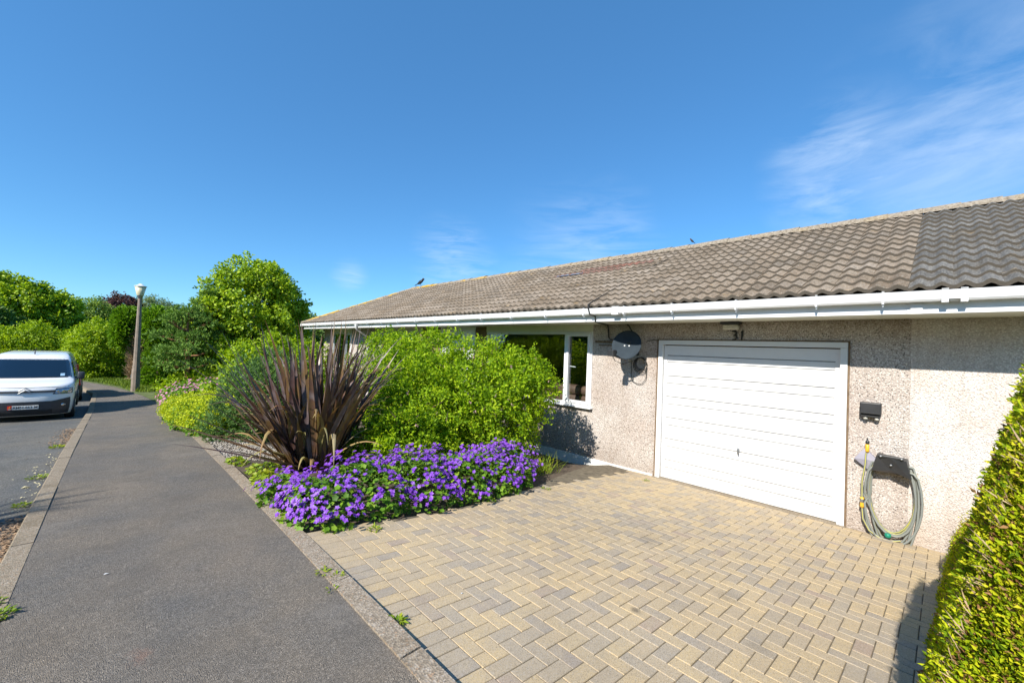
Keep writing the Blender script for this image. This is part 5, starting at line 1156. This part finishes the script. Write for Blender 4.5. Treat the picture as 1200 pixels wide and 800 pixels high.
litter('leaf_litter', 'fallen petals and crumbs along the paving edge under the geraniums', 1.7, 3.5, 3.7, 5, 'litter', .3, .02, 0)
for i, (x, y, lb, s_) in enumerate(((-.70, 7.42, 'largest pale fallen leaf lying on the road', .09), (-.62, 7.9, 'pale fallen leaf near the kerb, beyond the largest one', .06), (.02, 3.9, 'tiny white scrap on the pavement left of centre', .03), (1.75, 2.22, 'small white fleck on the paving bricks', .022))):
    z = zg(y)-.105 if x < -.5 else (zg(y)+.006 if x < 1.2 else zdrive(x)+.004)
    V, T = leaves(np.array([[x, y, z]]), np.array([[.8, .3, .02]]), np.array([[0, 0, 1.]]), s_, s_*.6); o = mesh_np('fallen_leaf', V, T, M['litterY' if i < 2 else 'plateW']); o.data.transform(Matrix.Translation((-x, -y, -z))); o.location = (x, y, z); tag(o, lb, 'leaf' if i < 2 else 'scrap')
# gravel by the flax
ng = 2600; gx_ = rng.uniform(1.25, 2.0, ng); gy_ = rng.uniform(6.9, 9.0, ng); gv = []; gt = []
octv = np.array([[1, 0, 0], [-1, 0, 0], [0, 1, 0], [0, -1, 0], [0, 0, .7], [0, 0, -.7]]); octf = np.array([[0, 2, 4], [2, 1, 4], [1, 3, 4], [3, 0, 4], [2, 0, 5], [1, 2, 5], [3, 1, 5], [0, 3, 5]])
sz = rng.uniform(.008, .02, ng); base = np.stack([gx_, gy_, np.array([zbed(a, b)+.02*math.sin(a*5+b*3) for a, b in zip(gx_, gy_)])+.006], 1)
V = (octv[None]*rng.uniform(.6, 1.3, (ng, 6, 1))*sz[:, None, None]+base[:, None]).reshape(-1, 3); T = (octf[None]+np.arange(ng)[:, None, None]*6).reshape(-1, 3)
tag(mesh_np('gravel', V, T, M['pebble']), 'patch of grey gravel between the flax and the lime-yellow plant', 'gravel', None, 'stuff')
# grass
def grass(name, lab, x0, x1, y0, y1, n, L, keep=None):
    xx = rng.uniform(x0, x1, n); yy = rng.uniform(y0, y1, n)
    if keep is not None: k = keep(xx, yy); xx, yy = xx[k], yy[k]
    P = np.stack([xx, yy, np.array([zg(q) for q in yy])], 1); m_ = len(P)
    V, T = leaves(P, rdir(m_)*.5+np.array([0, 0, 1.]), rdir(m_)*[1, 1, .1], L*rng.uniform(.5, 1.4, m_), L*.16, .1); tag(mesh_np(name, V, T, M['L_grass']), lab, 'grass', None, 'stuff')
grass('grass', 'rough grass verge beyond the end of the path', -5, 4, 23.5, 35, 26000, .16, lambda x, y: x > np.interp(y, [23.5, 24.5, 27, 32, 33], [.9, .66, .3, -1.1, -5]))
# ================================================================== CAMERA
cam = bpy.data.cameras.new('Camera'); co = bpy.data.objects.new('camera', cam); COL.objects.link(co)
Rm = [[0.7199971779328344, -0.04016712914268902, -0.6928135864034343], [-0.6929142653338057, 0.01361848160878232, -0.7208913634214128], [0.038391205577146745, 0.9991001644955853, -0.018027108454420987]]
Mx = Matrix(Rm).to_4x4(); Mx.translation = Vector((0, 0, H)); co.matrix_world = Mx
cam.sensor_width = 36; cam.lens = 487/1200*36; cam.clip_start = .05; cam.clip_end = 2000
scene.camera = co
# ================================================================== LIGHT
dsun = Vector((1, .155, -.78)).normalized(); el = math.asin(-dsun.z); az = math.atan2(-dsun.x, -dsun.y)      # azimuth of the sun, clockwise from +Y
sl_ = bpy.data.lights.new('sun', 'SUN'); sl_.energy = 4.7; sl_.angle = R_(.53); sl_.color = (1, .94, .84)
so_ = bpy.data.objects.new('sun', sl_); COL.objects.link(so_); so_.rotation_euler = dsun.to_track_quat('-Z', 'Y').to_euler()
w = bpy.data.worlds.new('World'); scene.world = w; w.use_nodes = True; t = NT(w)
sky = t.n('ShaderNodeTexSky'); sky.sky_type = 'NISHITA'; sky.sun_disc = False; sky.sun_elevation = el; sky.sun_rotation = az; sky.altitude = 0; sky.air_density = .85; sky.dust_density = .15; sky.ozone_density = 2.6
g = t.n('ShaderNodeTexCoord').outputs['Generated']
def at(px, py):
    r = Vector((px-600, -(py-400), -487)).normalized(); r = Matrix(Rm) @ r; return tuple(r)
def cloud(px, py, rad, sc, strength, rot=0, stretch=4, lo=.42, hi=.78):
    d = at(px, py); dv = t.n('ShaderNodeVectorMath', operation='DISTANCE'); t.l(g, dv.inputs[0]); dv.inputs[1].default_value = d
    nz = t.noise(g, 3.0, 3, .6)
    dd = t.math('ADD', dv.outputs['Value'], t.math('MULTIPLY', t.math('SUBTRACT', nz, .5), rad*1.2))
    mk = t.n('ShaderNodeMapRange'); mk.interpolation_type = 'SMOOTHSTEP'; mk.inputs[1].default_value = rad; mk.inputs[2].default_value = rad*.15; t.l(dd, mk.inputs[0])
    mp = t.n('ShaderNodeMapping'); t.l(g, mp.inputs[0]); mp.inputs['Rotation'].default_value = (0, 0, rot); mp.inputs['Scale'].default_value = (1, 1, stretch)
    n_ = t.noise(mp.outputs[0], sc, 7, .62, .6)
    f = t.ramp(n_, [(lo, 0.), (hi, 1.)]); return t.math('MULTIPLY', t.math('MULTIPLY', f, mk.outputs[0]), strength)
c1 = cloud(1140, 200, .27, 3.2, .45, .3, 3.2, .34, .74); c2 = cloud(985, 206, .15, 5, .5, .2, 4, .36, .72); c3 = cloud(680, 292, .20, 6, .26, .3, 6, .38, .75); c4 = cloud(412, 323, .05, 9, .22, 0, 10, .3, .6); c5 = cloud(530, 310, .12, 8, .28, 0, 7, .38, .7)
cf = t.math('MAXIMUM', t.math('MAXIMUM', c1, c2), t.math('MAXIMUM', c3, t.math('MAXIMUM', c4, c5)))
hsv = t.n('ShaderNodeHueSaturation'); hsv.inputs['Saturation'].default_value = 1.12; t.l(sky.outputs[0], hsv.inputs['Color'])
col = t.mix(cf, t.mix(.42, t.mix(1., hsv.outputs[0], (.58, .87, .97), 'MULTIPLY'), (.36, 1.18, 2.55)), (3.9, 4.5, 5.2))
bg = t.n('ShaderNodeBackground'); bg.inputs[1].default_value = .15; t.l(col, bg.inputs[0]); ow = t.n('ShaderNodeOutputWorld'); t.l(bg.outputs[0], ow.inputs[0])
vs_ = scene.view_settings; scene.display_settings.display_device = 'sRGB'; vs_.view_transform = 'Standard'; vs_.look = 'None'; vs_.gamma = 1; vs_.exposure = .72; vs_.use_curve_mapping = False
cy = scene.cycles; cy.max_bounces = 7; cy.diffuse_bounces = 3; cy.glossy_bounces = 3; cy.transmission_bounces = 4; cy.transparent_max_bounces = 8; cy.caustics_reflective = False; cy.caustics_refractive = False; cy.use_denoising = True
